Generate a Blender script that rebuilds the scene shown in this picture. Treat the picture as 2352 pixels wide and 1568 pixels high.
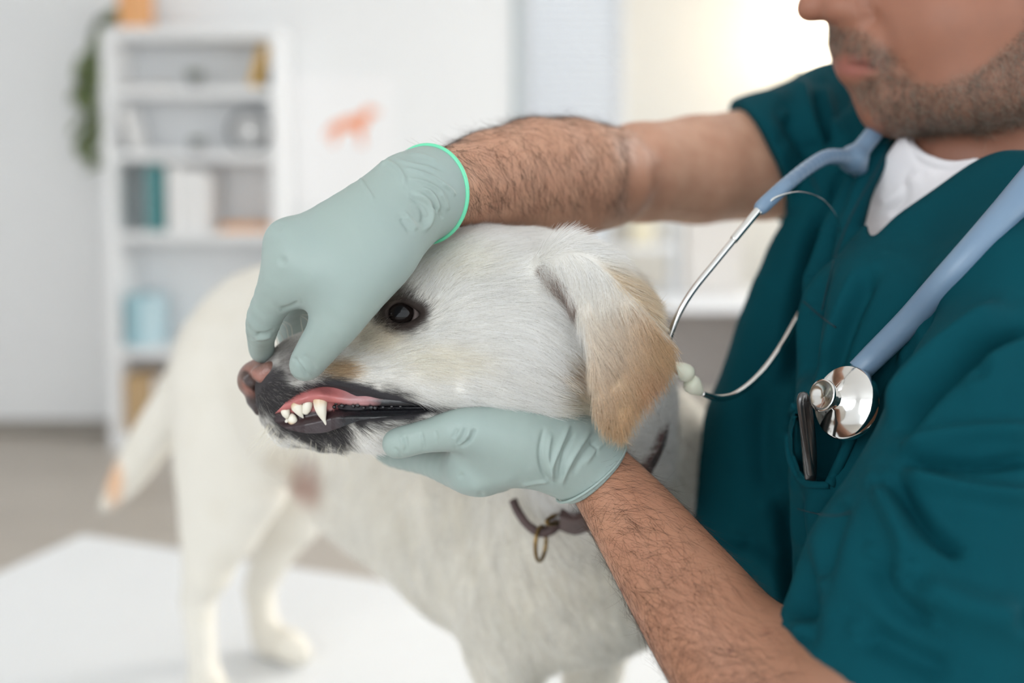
import bpy, bmesh, math, random
import numpy as np
from mathutils import Vector, Matrix

for _o in list(bpy.data.objects):
    bpy.data.objects.remove(_o, do_unlink=True)
SC = bpy.context.scene
COL = SC.collection

# ------------------------------------------------------------------ camera
CAM_Z = 1.26            # eye height, metres
PITCH = math.radians(3.5)
FPX = 2352 * 35.0 / 36.0
CX, CY = 1176.0, 540.0  # principal point (lens shift lowers the frame)
cam_d = bpy.data.cameras.new('camera')
cam = bpy.data.objects.new('camera', cam_d)
COL.objects.link(cam)
cam.location = (0, 0, CAM_Z)
cam.rotation_euler = (math.radians(90) - PITCH, 0, 0)
cam_d.lens = 35.0
cam_d.sensor_width = 36.0
cam_d.shift_y = -(784.0 - CY) / 2352.0
cam_d.clip_start = 0.02
cam_d.clip_end = 50
cam_d.dof.use_dof = True
cam_d.dof.focus_distance = 0.535
cam_d.dof.aperture_fstop = 2.6
SC.camera = cam

# ------------------------------------------------------------------ light
SC.view_settings.view_transform = 'Standard'
SC.view_settings.look = 'None'
SC.view_settings.gamma = 1.0
SC.view_settings.use_curve_mapping = False
SC.view_settings.exposure = 0.14
world = bpy.data.worlds.new('daylight')
SC.world = world
world.use_nodes = True
wb = world.node_tree.nodes['Background']
wb.inputs['Color'].default_value = (0.91, 0.965, 1.0, 1)
wb.inputs['Strength'].default_value = 1.5


def area_light(name, loc, target, sx, sy, power, color):
    d = bpy.data.lights.new(name, 'AREA')
    d.shape = 'RECTANGLE'
    d.size, d.size_y = sx, sy
    d.energy = power
    d.color = color
    o = bpy.data.objects.new(name, d)
    COL.objects.link(o)
    o.location = loc
    o.rotation_euler = (Vector(target) - Vector(loc)).to_track_quat('-Z', 'Y').to_euler()
    return o


# fill light added behind the photographer; window light from the right behind the vet
area_light('fill_light_front', (-1.3, -1.7, 2.1), (0.0, 0.8, 1.1), 2.2, 1.4, 26, (0.95, 0.98, 1.0))
area_light('window_light_right', (2.9, 2.9, 1.9), (0.1, 0.6, 1.1), 1.2, 1.6, 95, (1.0, 0.95, 0.88))
SC.cycles.use_adaptive_sampling = True
SC.cycles.adaptive_threshold = 0.1
SC.cycles.adaptive_min_samples = 12
SC.cycles.max_bounces = 8
SC.cycles.diffuse_bounces = 6
SC.cycles.glossy_bounces = 3
SC.cycles.transmission_bounces = 5
SC.cycles.transparent_max_bounces = 6

# ------------------------------------------------------------------ geometry helpers
RNG = np.random.default_rng(7)
random.seed(7)
SP, CP = math.sin(PITCH), math.cos(PITCH)


def P(px, py, d):
    """point on the photograph's ray (px, py) at distance d along the viewing axis"""
    u, v = (px - CX) / FPX, -(py - CY) / FPX
    return np.array([d * u, d * (CP + v * SP), CAM_Z + d * (-SP + v * CP)])


def unP(x, y, z):
    d = y * CP - (z - CAM_Z) * SP
    v = (y * SP + (z - CAM_Z) * CP) / d
    return CX + FPX * x / d, CY - FPX * v, d


def lin(r, g, b):
    f = lambda c: c / 12.92 if c <= 0.04045 else ((c + 0.055) / 1.055) ** 2.4
    return (f(r / 255), f(g / 255), f(b / 255))


def spline(pts, n=8, closed=False):
    """Catmull-Rom through pts (any dimension)"""
    p = np.asarray(pts, float)
    m = len(p)
    out = []
    segs = m if closed else m - 1
    for i in range(segs):
        if closed:
            a, b, c, d = p[(i - 1) % m], p[i], p[(i + 1) % m], p[(i + 2) % m]
        else:
            a, b, c, d = p[max(i - 1, 0)], p[i], p[i + 1], p[min(i + 2, m - 1)]
        for t in np.arange(n) / n:
            out.append(0.5 * (2 * b + (c - a) * t + (2 * a - 5 * b + 4 * c - d) * t * t + (3 * b - a - 3 * c + d) * t ** 3))
    if not closed:
        out.append(p[-1])
    return np.array(out)


def poly_sdf(px, py, poly):
    """signed distance to a closed 2-D outline, negative inside"""
    d = np.full(px.shape, 1e9, np.float32)
    inside = np.zeros(px.shape, bool)
    n = len(poly)
    for i in range(n):
        ax, ay = poly[i]
        bx, by = poly[(i + 1) % n]
        ex, ey = bx - ax, by - ay
        wx, wy = px - ax, py - ay
        t = np.clip((wx * ex + wy * ey) / (ex * ex + ey * ey + 1e-12), 0, 1)
        d = np.minimum(d, (wx - ex * t) ** 2 + (wy - ey * t) ** 2)
        if ey != 0:
            c = ((ay <= py) != (by <= py)) & (px < ax + (py - ay) / ey * ex)
            inside ^= c
    d = np.sqrt(d)
    return np.where(inside, -d, d)


def line_dist(px, py, pl):
    """distance to an open polyline and the side (+ right of travel)"""
    d = np.full(px.shape, 1e9, np.float32)
    sgn = np.zeros(px.shape, np.float32)
    for i in range(len(pl) - 1):
        ax, ay = pl[i][:2]
        bx, by = pl[i + 1][:2]
        ex, ey = bx - ax, by - ay
        wx, wy = px - ax, py - ay
        t = np.clip((wx * ex + wy * ey) / (ex * ex + ey * ey + 1e-12), 0, 1)
        q = (wx - ex * t) ** 2 + (wy - ey * t) ** 2
        m = q < d
        d = np.where(m, q, d)
        sgn = np.where(m, np.sign(ex * wy - ey * wx), sgn)
    return np.sqrt(d), sgn


def axis(lo, hi, parts):
    """graded 1-D grid: parts = [(end, step), ...] from lo"""
    out = [lo]
    for end, step in parts:
        n = max(1, int(round((end - out[-1]) / step)))
        out += list(np.linspace(out[-1], end, n + 1)[1:])
    return np.array(out, np.float32)


class Field:
    """a signed-distance volume that shapes are melted into, then skinned"""

    def __init__(s, xs, ys, zs):
        s.ax = [np.asarray(a, np.float32) for a in (xs, ys, zs)]
        s.f = np.full([len(a) for a in s.ax], 0.5, np.float32)

    def _box(s, lo, hi):
        sl = []
        for a, l, h in zip(s.ax, lo, hi):
            i, j = np.searchsorted(a, l), np.searchsorted(a, h)
            sl.append(slice(max(i - 1, 0), min(j + 1, len(a))))
        sl = tuple(sl)
        if any(q.stop <= q.start for q in sl):
            return None, None
        X = s.ax[0][sl[0]][:, None, None]
        Y = s.ax[1][sl[1]][None, :, None]
        Z = s.ax[2][sl[2]][None, None, :]
        return sl, (X, Y, Z)

    def _mix(s, sl, d, k, op):
        f = s.f[sl]
        if op == 'add':
            h = np.maximum(k - np.abs(f - d), 0) / k
            s.f[sl] = np.minimum(f, d) - h * h * k * 0.25
        else:
            h = np.maximum(k - np.abs(f + d), 0) / k
            s.f[sl] = np.maximum(f, -d) + h * h * k * 0.25

    def _cone(s, a, ra, b, rb, k, sy, base=None, ext=None):
        """distance to a round cone inside its own box -> (slices, grids, d)"""
        a, b = np.array(a, float), np.array(b, float)
        R = max(ra, rb) + k + 0.004
        e = np.array([R, R * sy + 0.004, R])
        sl, G = s._box(np.minimum(a, b) - e, np.maximum(a, b) + e)
        if sl is None:
            return None, None, None
        X, Y, Z = G
        Y = Y / sy
        a2, b2 = a.copy(), b.copy()
        a2[1] /= sy
        b2[1] /= sy
        ba = (b2 - a2)
        l2 = float(ba @ ba) + 1e-12
        rr = ra - rb
        a2_ = l2 - rr * rr
        px, py, pz = X - a2[0], Y - a2[1], Z - a2[2]
        y = px * ba[0] + py * ba[1] + pz * ba[2]
        if a2_ <= 0:   # one ball swallows the other
            c, r = (a2, ra) if ra > rb else (b2, rb)
            d = np.sqrt((X - c[0]) ** 2 + (Y - c[1]) ** 2 + (Z - c[2]) ** 2) - r
        else:
            il2 = 1.0 / l2
            z = y - l2
            x2 = (px * l2 - ba[0] * y) ** 2 + (py * l2 - ba[1] * y) ** 2 + (pz * l2 - ba[2] * y) ** 2
            y2 = y * y * l2
            z2 = z * z * l2
            kk = np.sign(rr) * rr * rr * x2
            d = (np.sqrt(x2 * a2_ * il2) + y * rr) * il2 - ra
            d = np.where(np.sign(z) * a2_ * z2 > kk, np.sqrt(x2 + z2) * il2 - rb, d)
            d = np.where(np.sign(y) * a2_ * y2 < kk, np.sqrt(x2 + y2) * il2 - ra, d)
        return sl, G, d.astype(np.float32)

    def limb(s, pts, k=0.008, sy=1.0, op='add', clip=None):
        """pts: (point, radius) rows in metres; one smooth tapering limb melted into the field"""
        segs = [s._cone(p0, r0, p1, r1, k, sy) for (p0, r0), (p1, r1) in zip(pts[:-1], pts[1:])]
        segs = [q for q in segs if q[0] is not None]
        if not segs:
            return
        lo = [min(q[0][i].start for q in segs) for i in range(3)]
        hi = [max(q[0][i].stop for q in segs) for i in range(3)]
        U = tuple(slice(l, h) for l, h in zip(lo, hi))
        D = np.full([h - l for l, h in zip(lo, hi)], 0.5, np.float32)
        ki = 0.22 * min(r for _, r in pts) + 1e-5
        for sl, G, d in segs:
            r = tuple(slice(sl[i].start - lo[i], sl[i].stop - lo[i]) for i in range(3))
            h = np.maximum(ki - np.abs(D[r] - d), 0) / ki
            D[r] = np.minimum(D[r], d) - h * h * ki * 0.25
        if clip is not None:
            X, Y, Z = s.ax[0][U[0]][:, None, None], s.ax[1][U[1]][None, :, None], s.ax[2][U[2]][None, None, :]
            for (c0, cn) in clip:
                cn = np.array(cn, float)
                cn /= np.linalg.norm(cn)
                D = np.maximum(D, ((X - c0[0]) * cn[0] + (Y - c0[1]) * cn[1] + (Z - c0[2]) * cn[2]).astype(np.float32))
        s._mix(U, D, k, op)

    def cone(s, a, ra, b, rb, k=0.008, sy=1.0, op='add', clip=None):
        s.limb([(np.array(a, float), ra), (np.array(b, float), rb)], k, sy, op, clip)

    def chain(s, pts, k=0.008, sy=1.0, op='add', clip=None, n=0):
        """pts: (px, py, depth, radius in pixels) rows; n > 0 rounds the bends with a spline"""
        q = np.array([[*P(a, b, c), r * c / FPX] for a, b, c, r in pts])
        if n:
            q = spline(q, n)
        s.limb([(r[:3], r[3]) for r in q], k, sy, op, clip)

    def ball(s, c, r, k=0.008, sy=1.0, op='add'):
        px, py, d, rr = c[0], c[1], c[2], r * c[2] / FPX
        p = P(px, py, d)
        s.cone(p, rr, p + np.array([0, 0, 1e-5]), rr, k, sy, op)

    def ell(s, c, rad, k=0.008, rot=None, op='add'):
        """ellipsoid, centre and radii in metres, rot = 3x3 rows of local axes"""
        c = np.array(c, float)
        R = max(rad) + k + 0.004
        sl, G = s._box(c - R, c + R)
        if sl is None:
            return
        q = [G[0] - c[0], G[1] - c[1], G[2] - c[2]]
        if rot is not None:
            q = [q[0] * r[0] + q[1] * r[1] + q[2] * r[2] for r in rot]
        k0 = np.sqrt((q[0] / rad[0]) ** 2 + (q[1] / rad[1]) ** 2 + (q[2] / rad[2]) ** 2)
        k1 = np.sqrt((q[0] / rad[0] ** 2) ** 2 + (q[1] / rad[1] ** 2) ** 2 + (q[2] / rad[2] ** 2) ** 2)
        d = (k0 * (k0 - 1) / np.maximum(k1, 1e-9)).astype(np.float32)
        s._mix(sl, d, k, op)

    def slab(s, poly, dfun, thick, rnd, k=0.006, op='add', n=5, smooth=True):
        """a rounded sheet: outline given on the photograph, mid-surface distance dfun(px, py)"""
        pl = spline(poly, n, True) if smooth else np.array(poly, float)
        cs = np.array([P(x, y, float(dfun(np.array(x), np.array(y)))) for x, y in pl])
        e = thick + k + 0.012
        sl, G = s._box(cs.min(0) - e, cs.max(0) + e)
        if sl is None:
            return
        X, Y, Z = np.broadcast_arrays(*G)
        px, py, d = unP(X, Y, Z)
        q1 = poly_sdf(px, py, pl) * d / FPX + rnd
        dz = d - dfun(px, py)
        q2 = np.abs(dz) - thick + rnd
        sd = np.minimum(np.maximum(q1, q2), 0) + np.hypot(np.maximum(q1, 0), np.maximum(q2, 0)) - rnd
        s._mix(sl, sd.astype(np.float32), k, op)

    def skin(s, relax=2):
        f = s.f
        sg = f < 0
        n0, n1, n2 = f.shape
        cnt = np.zeros((n0 - 1, n1 - 1, n2 - 1), np.int8)
        for a in (0, 1):
            for b in (0, 1):
                for c in (0, 1):
                    cnt += sg[a:n0 - 1 + a, b:n1 - 1 + b, c:n2 - 1 + c]
        cell = np.argwhere((cnt > 0) & (cnt < 8))
        vid = np.full(cnt.shape, -1, np.int32)
        vid[cell[:, 0], cell[:, 1], cell[:, 2]] = np.arange(len(cell), dtype=np.int32)
        del cnt
        acc = np.zeros((len(cell), 3))
        num = np.zeros(len(cell))
        co = [(a, b, c) for a in (0, 1) for b in (0, 1) for c in (0, 1)]
        for i, p in enumerate(co):
            for q in co[i + 1:]:
                df = [abs(p[t] - q[t]) for t in range(3)]
                if sum(df) != 1:
                    continue
                ip, iq = cell + p, cell + q
                fp = f[ip[:, 0], ip[:, 1], ip[:, 2]]
                fq = f[iq[:, 0], iq[:, 1], iq[:, 2]]
                m = (fp < 0) != (fq < 0)
                t = fp[m] / (fp[m] - fq[m])
                pa = np.stack([s.ax[d][ip[m, d]] for d in range(3)], 1)
                pb = np.stack([s.ax[d][iq[m, d]] for d in range(3)], 1)
                acc[m] += pa + (pb - pa) * t[:, None]
                num[m] += 1
        V = acc / num[:, None]
        quads = []
        for d in range(3):
            u, w = [(1, 2), (2, 0), (0, 1)][d]
            lo = [slice(None)] * 3
            hi = [slice(None)] * 3
            lo[d] = slice(0, f.shape[d] - 1)
            hi[d] = slice(1, f.shape[d])
            e = np.argwhere(sg[tuple(lo)] != sg[tuple(hi)])
            ok = (e[:, u] > 0) & (e[:, w] > 0) & (e[:, u] < f.shape[u] - 1) & (e[:, w] < f.shape[w] - 1)
            e = e[ok]
            flip = sg[e[:, 0], e[:, 1], e[:, 2]]
            ids = []
            for du, dw in ((-1, -1), (0, -1), (0, 0), (-1, 0)):
                c = e.copy()
                c[:, u] += du
                c[:, w] += dw
                ids.append(vid[c[:, 0], c[:, 1], c[:, 2]])
            q = np.stack(ids, 1)
            q[~flip] = q[~flip][:, ::-1]
            quads.append(q)
        Q = np.concatenate(quads)
        for _ in range(relax):
            V = laplace(V, Q, 0.5)
        return V, Q


def laplace(V, Q, w):
    acc = np.zeros_like(V)
    num = np.zeros(len(V))
    for i in range(4):
        a, b = Q[:, i], Q[:, (i + 1) % 4]
        for d in range(3):
            acc[:, d] += np.bincount(a, V[b, d], len(V)) + np.bincount(b, V[a, d], len(V))
        num += np.bincount(a, minlength=len(V)) + np.bincount(b, minlength=len(V))
    return V + w * (acc / np.maximum(num, 1)[:, None] - V)


def vnormals(V, Q):
    n = np.cross(V[Q[:, 2]] - V[Q[:, 0]], V[Q[:, 3]] - V[Q[:, 1]])
    N = np.zeros_like(V)
    for i in range(4):
        for d in range(3):
            N[:, d] += np.bincount(Q[:, i], n[:, d], len(V))
    return N / np.maximum(np.linalg.norm(N, axis=1, keepdims=True), 1e-12)


def clean(V, Q):
    """keep the largest connected piece"""
    n = len(V)
    lab = np.arange(n)
    while True:
        m = lab[Q].min(1)
        new = lab.copy()
        for i in range(4):
            np.minimum.at(new, Q[:, i], m)
        new = new[new]
        if (new == lab).all():
            break
        lab = new
    u, c = np.unique(lab, return_counts=True)
    keep = lab == u[np.argmax(c)]
    idx = np.cumsum(keep) - 1
    Q2 = Q[keep[Q[:, 0]]]
    return V[keep], idx[Q2]


# ------------------------------------------------------------------ objects
def tag(o, label=None, cat=None, group=None, kind=None):
    if label: o['label'] = label
    if cat: o['category'] = cat
    if group: o['group'] = group
    if kind: o['kind'] = kind
    return o


def link(name, data, parent=None, mat=None):
    o = bpy.data.objects.new(name, data)
    COL.objects.link(o)
    if parent is not None:
        o.parent = parent
        o.matrix_parent_inverse = parent.matrix_basis.inverted()
    if mat is not None and data is not None:
        data.materials.clear()
        data.materials.append(mat)
    return o


def empty(name, loc=(0, 0, 0)):
    o = link(name, None)
    o.location = [float(v) for v in loc]
    return o


def mesh_np(name, V, Q, mat=None, parent=None, col=None, smooth=True):
    me = bpy.data.meshes.new(name)
    V = np.asarray(V, np.float32)
    Q = np.asarray(Q, np.int32)
    k = Q.shape[1]
    me.vertices.add(len(V))
    me.vertices.foreach_set('co', V.ravel())
    me.loops.add(Q.size)
    me.loops.foreach_set('vertex_index', Q.ravel())
    me.polygons.add(len(Q))
    me.polygons.foreach_set('loop_start', np.arange(len(Q), dtype=np.int32) * k)
    me.polygons.foreach_set('use_smooth', np.full(len(Q), smooth, bool))
    me.update(calc_edges=True)
    me.validate()
    if col is not None:
        a = me.attributes.new('col', 'FLOAT_COLOR', 'POINT')
        c = np.ones((len(V), 4), np.float32)
        c[:, :3] = col
        a.data.foreach_set('color', c.ravel())
    return link(name, me, parent, mat)


def from_bm(name, bm, mat=None, parent=None, smooth=False):
    me = bpy.data.meshes.new(name)
    bmesh.ops.recalc_face_normals(bm, faces=bm.faces)
    bm.to_mesh(me)
    bm.free()
    if smooth:
        for p in me.polygons:
            p.use_smooth = True
    return link(name, me, parent, mat)


def box(name, lo, hi, mat=None, parent=None, bevel=0.004):
    bm = bmesh.new()
    bmesh.ops.create_cube(bm, size=1)
    lo, hi = Vector(lo), Vector(hi)
    for v in bm.verts:
        v.co = Vector(((v.co.x + .5) * (hi.x - lo.x) + lo.x, (v.co.y + .5) * (hi.y - lo.y) + lo.y, (v.co.z + .5) * (hi.z - lo.z) + lo.z))
    if bevel:
        bmesh.ops.bevel(bm, geom=bm.edges[:], offset=min(bevel, 0.3 * min(hi - lo)), segments=2, affect='EDGES', profile=0.5)
    return from_bm(name, bm, mat, parent)


def tube_mesh(pts, rad, seg=16, cap=True, flat=None):
    """swept tube; rad scalar or per-point"""
    pts = np.asarray(pts, float)
    n = len(pts)
    rad = np.broadcast_to(np.asarray(rad, float), (n,))
    T = np.gradient(pts, axis=0)
    T /= np.linalg.norm(T, axis=1, keepdims=True)
    up = np.array([0, 1, 0.01])
    u = np.cross(T[0], up)
    u /= np.linalg.norm(u)
    V, Q = [], []
    for i in range(n):
        u = u - T[i] * (u @ T[i])
        u /= np.linalg.norm(u)
        w = np.cross(T[i], u)
        for s in range(seg):
            a = 2 * math.pi * s / seg
            V.append(pts[i] + rad[i] * (math.cos(a) * u + math.sin(a) * w * (flat or 1)))
    for i in range(n - 1):
        for s in range(seg):
            t = (s + 1) % seg
            Q.append((i * seg + s, i * seg + t, (i + 1) * seg + t, (i + 1) * seg + s))
    if cap:
        for i, rev in ((0, False), (n - 1, True)):
            c = len(V)
            V.append(pts[i])
            for s in range(0, seg, 2):
                q = (c, i * seg + (s + 2) % seg, i * seg + s + 1, i * seg + s)
                Q.append(q if not rev else q[::-1])
    return np.array(V), np.array(Q)


def tube(name, pts, rad, mat=None, parent=None, seg=16, cap=True, flat=None):
    V, Q = tube_mesh(pts, rad, seg, cap, flat)
    return mesh_np(name, V, Q, mat, parent)


def lathe(name, profile, mat=None, parent=None, seg=32, M=None, smooth=True):
    """profile: (radius, height) rows turned about z"""
    V, Q = [], []
    for r, h in profile:
        for s in range(seg):
            a = 2 * math.pi * s / seg
            V.append((max(r, 1e-5) * math.cos(a), max(r, 1e-5) * math.sin(a), h))
    for i in range(len(profile) - 1):
        for s in range(seg):
            t = (s + 1) % seg
            Q.append((i * seg + s, i * seg + t, (i + 1) * seg + t, (i + 1) * seg + s))
    V = np.array(V)
    if M is not None:
        M = np.array(M)
        V = V @ M[:3, :3].T + M[:3, 3]
    return mesh_np(name, V, Q, mat, parent, smooth=smooth)


def frame_z(origin, zdir, xhint=(1, 0, 0)):
    z = Vector(zdir).normalized()
    x = Vector(xhint)
    x = (x - z * x.dot(z)).normalized()
    y = z.cross(x)
    return Matrix(((x.x, y.x, z.x, origin[0]), (x.y, y.y, z.y, origin[1]), (x.z, y.z, z.z, origin[2]), (0, 0, 0, 1)))


def hair(name, roots, dirs, normals, length, radius, colors, mat, parent, npts=4, lift=0.25, droop=0.0, curl=0.0):
    """hair curves: each strand leaves the skin, bends over and lies along dirs"""
    n = len(roots)
    hc = bpy.data.hair_curves.new(name)
    hc.add_curves([npts] * n)
    t = np.linspace(0, 1, npts)
    L = np.broadcast_to(np.asarray(length, float), (n,))
    pos = np.zeros((n, npts, 3), np.float32)
    rnd = RNG.normal(size=(n, 3))
    for i, s in enumerate(t):
        pos[:, i] = roots - normals * 0.0004 + (dirs * s + normals * (lift * (s - 0.45 * s * s))) * L[:, None]
        pos[:, i, 2] -= droop * s * s * L
        if curl:
            pos[:, i] += rnd * (curl * s * s) * L[:, None]
    hc.attributes['position'].data.foreach_set('vector', pos.ravel())
    ra = hc.attributes.new('radius', 'FLOAT', 'POINT')
    rr = (np.broadcast_to(np.asarray(radius, float), (n,))[:, None] * (1 - 0.75 * t ** 1.5)[None, :]).astype(np.float32)
    ra.data.foreach_set('value', rr.ravel())
    ca = hc.attributes.new('col', 'FLOAT_COLOR', 'CURVE')
    c = np.ones((n, 4), np.float32)
    c[:, :3] = colors
    ca.data.foreach_set('color', c.ravel())
    o = link(name, hc, parent, mat)
    o['kind'] = 'stuff'
    return o


def scatter(V, Q, weight, n):
    """n random surface points; weight is per vertex"""
    w = weight[Q].mean(1)
    ar = 0.5 * np.linalg.norm(np.cross(V[Q[:, 2]] - V[Q[:, 0]], V[Q[:, 3]] - V[Q[:, 1]]), axis=1) * w
    c = np.cumsum(ar)
    f = np.searchsorted(c, RNG.random(n) * c[-1])
    f = np.minimum(f, len(Q) - 1)
    a, b = RNG.random(n)[:, None], RNG.random(n)[:, None]
    q = V[Q[f]]
    p = (q[:, 0] * (1 - a) + q[:, 1] * a) * (1 - b) + (q[:, 3] * (1 - a) + q[:, 2] * a) * b
    return p, f


def smoothstep(a, b, x):
    t = np.clip((x - a) / (b - a), 0, 1)
    return t * t * (3 - 2 * t)


_PERM = np.random.default_rng(3).random((64, 64, 64)).astype(np.float32)


def vnoise(p, scale):
    """cheap smooth value noise, p (n,3) metres"""
    q = np.asarray(p) * scale
    i = np.floor(q).astype(int)
    f = q - i
    f = f * f * (3 - 2 * f)
    out = 0
    for a in (0, 1):
        for b in (0, 1):
            for c in (0, 1):
                w = (f[:, 0] if a else 1 - f[:, 0]) * (f[:, 1] if b else 1 - f[:, 1]) * (f[:, 2] if c else 1 - f[:, 2])
                out = out + w * _PERM[(i[:, 0] + a) & 63, (i[:, 1] + b) & 63, (i[:, 2] + c) & 63]
    return out


def folds(V, Q, items, facing=True):
    """press folds into cloth: items = (polyline px, height m, width before px, width after px)"""
    N = vnormals(V, Q)
    px, py, d = unP(V[:, 0], V[:, 1], V[:, 2])
    view = V - np.array([0, 0, CAM_Z])
    view /= np.linalg.norm(view, axis=1, keepdims=True)
    fw = smoothstep(-0.05, 0.35, -(N * view).sum(1)) if facing else 1.0
    disp = np.zeros(len(V))
    for pl, h, wa, wb in items:
        pl = spline(pl, 6)
        m = max(wa, wb) * 2.4
        s = (px > pl[:, 0].min() - m) & (px < pl[:, 0].max() + m) & (py > pl[:, 1].min() - m) & (py < pl[:, 1].max() + m)
        if not s.any():
            continue
        dd, sg = line_dist(px[s], py[s], pl)
        w = np.where(sg < 0, wa, wb)
        e0 = np.hypot(px[s] - pl[0][0], py[s] - pl[0][1])
        e1 = np.hypot(px[s] - pl[-1][0], py[s] - pl[-1][1])
        ln = np.hypot(*(pl[1:] - pl[:-1]).T).sum()
        fade = smoothstep(0, 0.22 * ln, e0) * smoothstep(0, 0.22 * ln, e1)
        disp[s] += h * np.exp(-(dd / w) ** 2) * fade
    return V + N * (disp * fw)[:, None]


# ------------------------------------------------------------------ materials
def mat(name, color=(0.8, 0.8, 0.8), rough=0.6, metal=0.0, attr=False, noise=None, bump=None, sss=0.0, sss_r=(1, .4, .25), coat=0.0,
        spec=0.5, emit=None, sheen=0.0, wave=None, trans=0.0):
    m = bpy.data.materials.new(name)
    m.use_nodes = True
    nt = m.node_tree
    b = nt.nodes['Principled BSDF']
    b.inputs['Roughness'].default_value = rough
    b.inputs['Metallic'].default_value = metal
    b.inputs['Specular IOR Level'].default_value = spec
    src = None
    if attr:
        a = nt.nodes.new('ShaderNodeAttribute')
        a.attribute_name = 'col'
        src = a.outputs['Color']
    else:
        b.inputs['Base Color'].default_value = (*color, 1)
    tc = nt.nodes.new('ShaderNodeTexCoord')
    if noise:   # (scale, other colour, amount)
        n = nt.nodes.new('ShaderNodeTexNoise')
        n.inputs['Scale'].default_value = noise[0]
        n.inputs['Detail'].default_value = 4
        if len(noise) > 3:
            mp = nt.nodes.new('ShaderNodeMapping')
            mp.inputs['Scale'].default_value = noise[3]
            nt.links.new(tc.outputs['Object'], mp.inputs['Vector'])
            nt.links.new(mp.outputs['Vector'], n.inputs['Vector'])
        else:
            nt.links.new(tc.outputs['Object'], n.inputs['Vector'])
        r = nt.nodes.new('ShaderNodeMapRange')
        r.inputs['From Min'].default_value = 0.35
        r.inputs['From Max'].default_value = 0.7
        r.inputs['To Max'].default_value = noise[2]
        nt.links.new(n.outputs['Fac'], r.inputs['Value'])
        mx = nt.nodes.new('ShaderNodeMix')
        mx.data_type = 'RGBA'
        nt.links.new(r.outputs['Result'], mx.inputs['Factor'])
        if src is not None:
            nt.links.new(src, mx.inputs[6])
        else:
            mx.inputs[6].default_value = (*color, 1)
        mx.inputs[7].default_value = (*noise[1], 1)
        src = mx.outputs[2]
    if src is not None:
        nt.links.new(src, b.inputs['Base Color'])
    if bump:    # list of (scale, strength, distance)
        prev = None
        for sc_, st, di in bump:
            n = nt.nodes.new('ShaderNodeTexNoise')
            n.inputs['Scale'].default_value = sc_
            n.inputs['Detail'].default_value = 3
            nt.links.new(tc.outputs['Object'], n.inputs['Vector'])
            bp = nt.nodes.new('ShaderNodeBump')
            bp.inputs['Strength'].default_value = st
            bp.inputs['Distance'].default_value = di
            nt.links.new(n.outputs['Fac'], bp.inputs['Height'])
            if prev is not None:
                nt.links.new(prev.outputs['Normal'], bp.inputs['Normal'])
            prev = bp
        nt.links.new(prev.outputs['Normal'], b.inputs['Normal'])
    if sss:
        b.inputs['Subsurface Weight'].default_value = sss
        b.inputs['Subsurface Radius'].default_value = sss_r
        b.inputs['Subsurface Scale'].default_value = 0.006
    if coat:
        b.inputs['Coat Weight'].default_value = coat
        b.inputs['Coat Roughness'].default_value = 0.12
    if sheen:
        b.inputs['Sheen Weight'].default_value = sheen
        b.inputs['Sheen Roughness'].default_value = 0.4
    if emit:
        b.inputs['Emission Color'].default_value = (*emit[0], 1)
        b.inputs['Emission Strength'].default_value = emit[1]
    if trans:
        b.inputs['Transmission Weight'].default_value = trans
    return m


def hair_mat(name, trans=0.5, rough=0.5):
    """hair strand: diffuse and translucent fibre with a little gloss, coloured per strand"""
    m = bpy.data.materials.new(name)
    m.use_nodes = True
    nt = m.node_tree
    nt.nodes.remove(nt.nodes['Principled BSDF'])
    out = nt.nodes['Material Output']
    a = nt.nodes.new('ShaderNodeAttribute')
    a.attribute_name = 'col'
    d = nt.nodes.new('ShaderNodeBsdfDiffuse')
    t = nt.nodes.new('ShaderNodeBsdfTranslucent')
    g = nt.nodes.new('ShaderNodeBsdfGlossy')
    g.inputs['Roughness'].default_value = rough
    m1 = nt.nodes.new('ShaderNodeMixShader')
    m1.inputs[0].default_value = trans
    m2 = nt.nodes.new('ShaderNodeMixShader')
    m2.inputs[0].default_value = 0.05
    for n in (d, t):
        nt.links.new(a.outputs['Color'], n.inputs['Color'])
    nt.links.new(d.outputs[0], m1.inputs[1])
    nt.links.new(t.outputs[0], m1.inputs[2])
    nt.links.new(m1.outputs[0], m2.inputs[1])
    nt.links.new(g.outputs[0], m2.inputs[2])
    nt.links.new(m2.outputs[0], out.inputs['Surface'])
    return m
# ================================================================== the room
M_wall = mat('wall_paint', (0.80, 0.81, 0.82), 0.75, bump=[(60, 0.05, 0.002)])
M_wall_cream = mat('cream_wall_paint', (0.80, 0.77, 0.71), 0.75, bump=[(60, 0.05, 0.002)])
M_floor = mat('greige_floor', lin(186, 178, 168), 0.45, noise=(3.0, lin(160, 152, 142), 0.8, (0.6, 9.0, 1.0)))
M_white = mat('white_laminate', (0.80, 0.81, 0.82), 0.4, noise=(8, (0.76, 0.77, 0.78), 0.5))
M_table = mat('white_table_top', (0.74, 0.755, 0.77), 0.32, noise=(5, (0.71, 0.725, 0.74), 0.5))
M_steel = mat('brushed_steel', (0.62, 0.62, 0.62), 0.3, 1.0, noise=(40, (0.5, 0.5, 0.5), 0.5))

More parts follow.
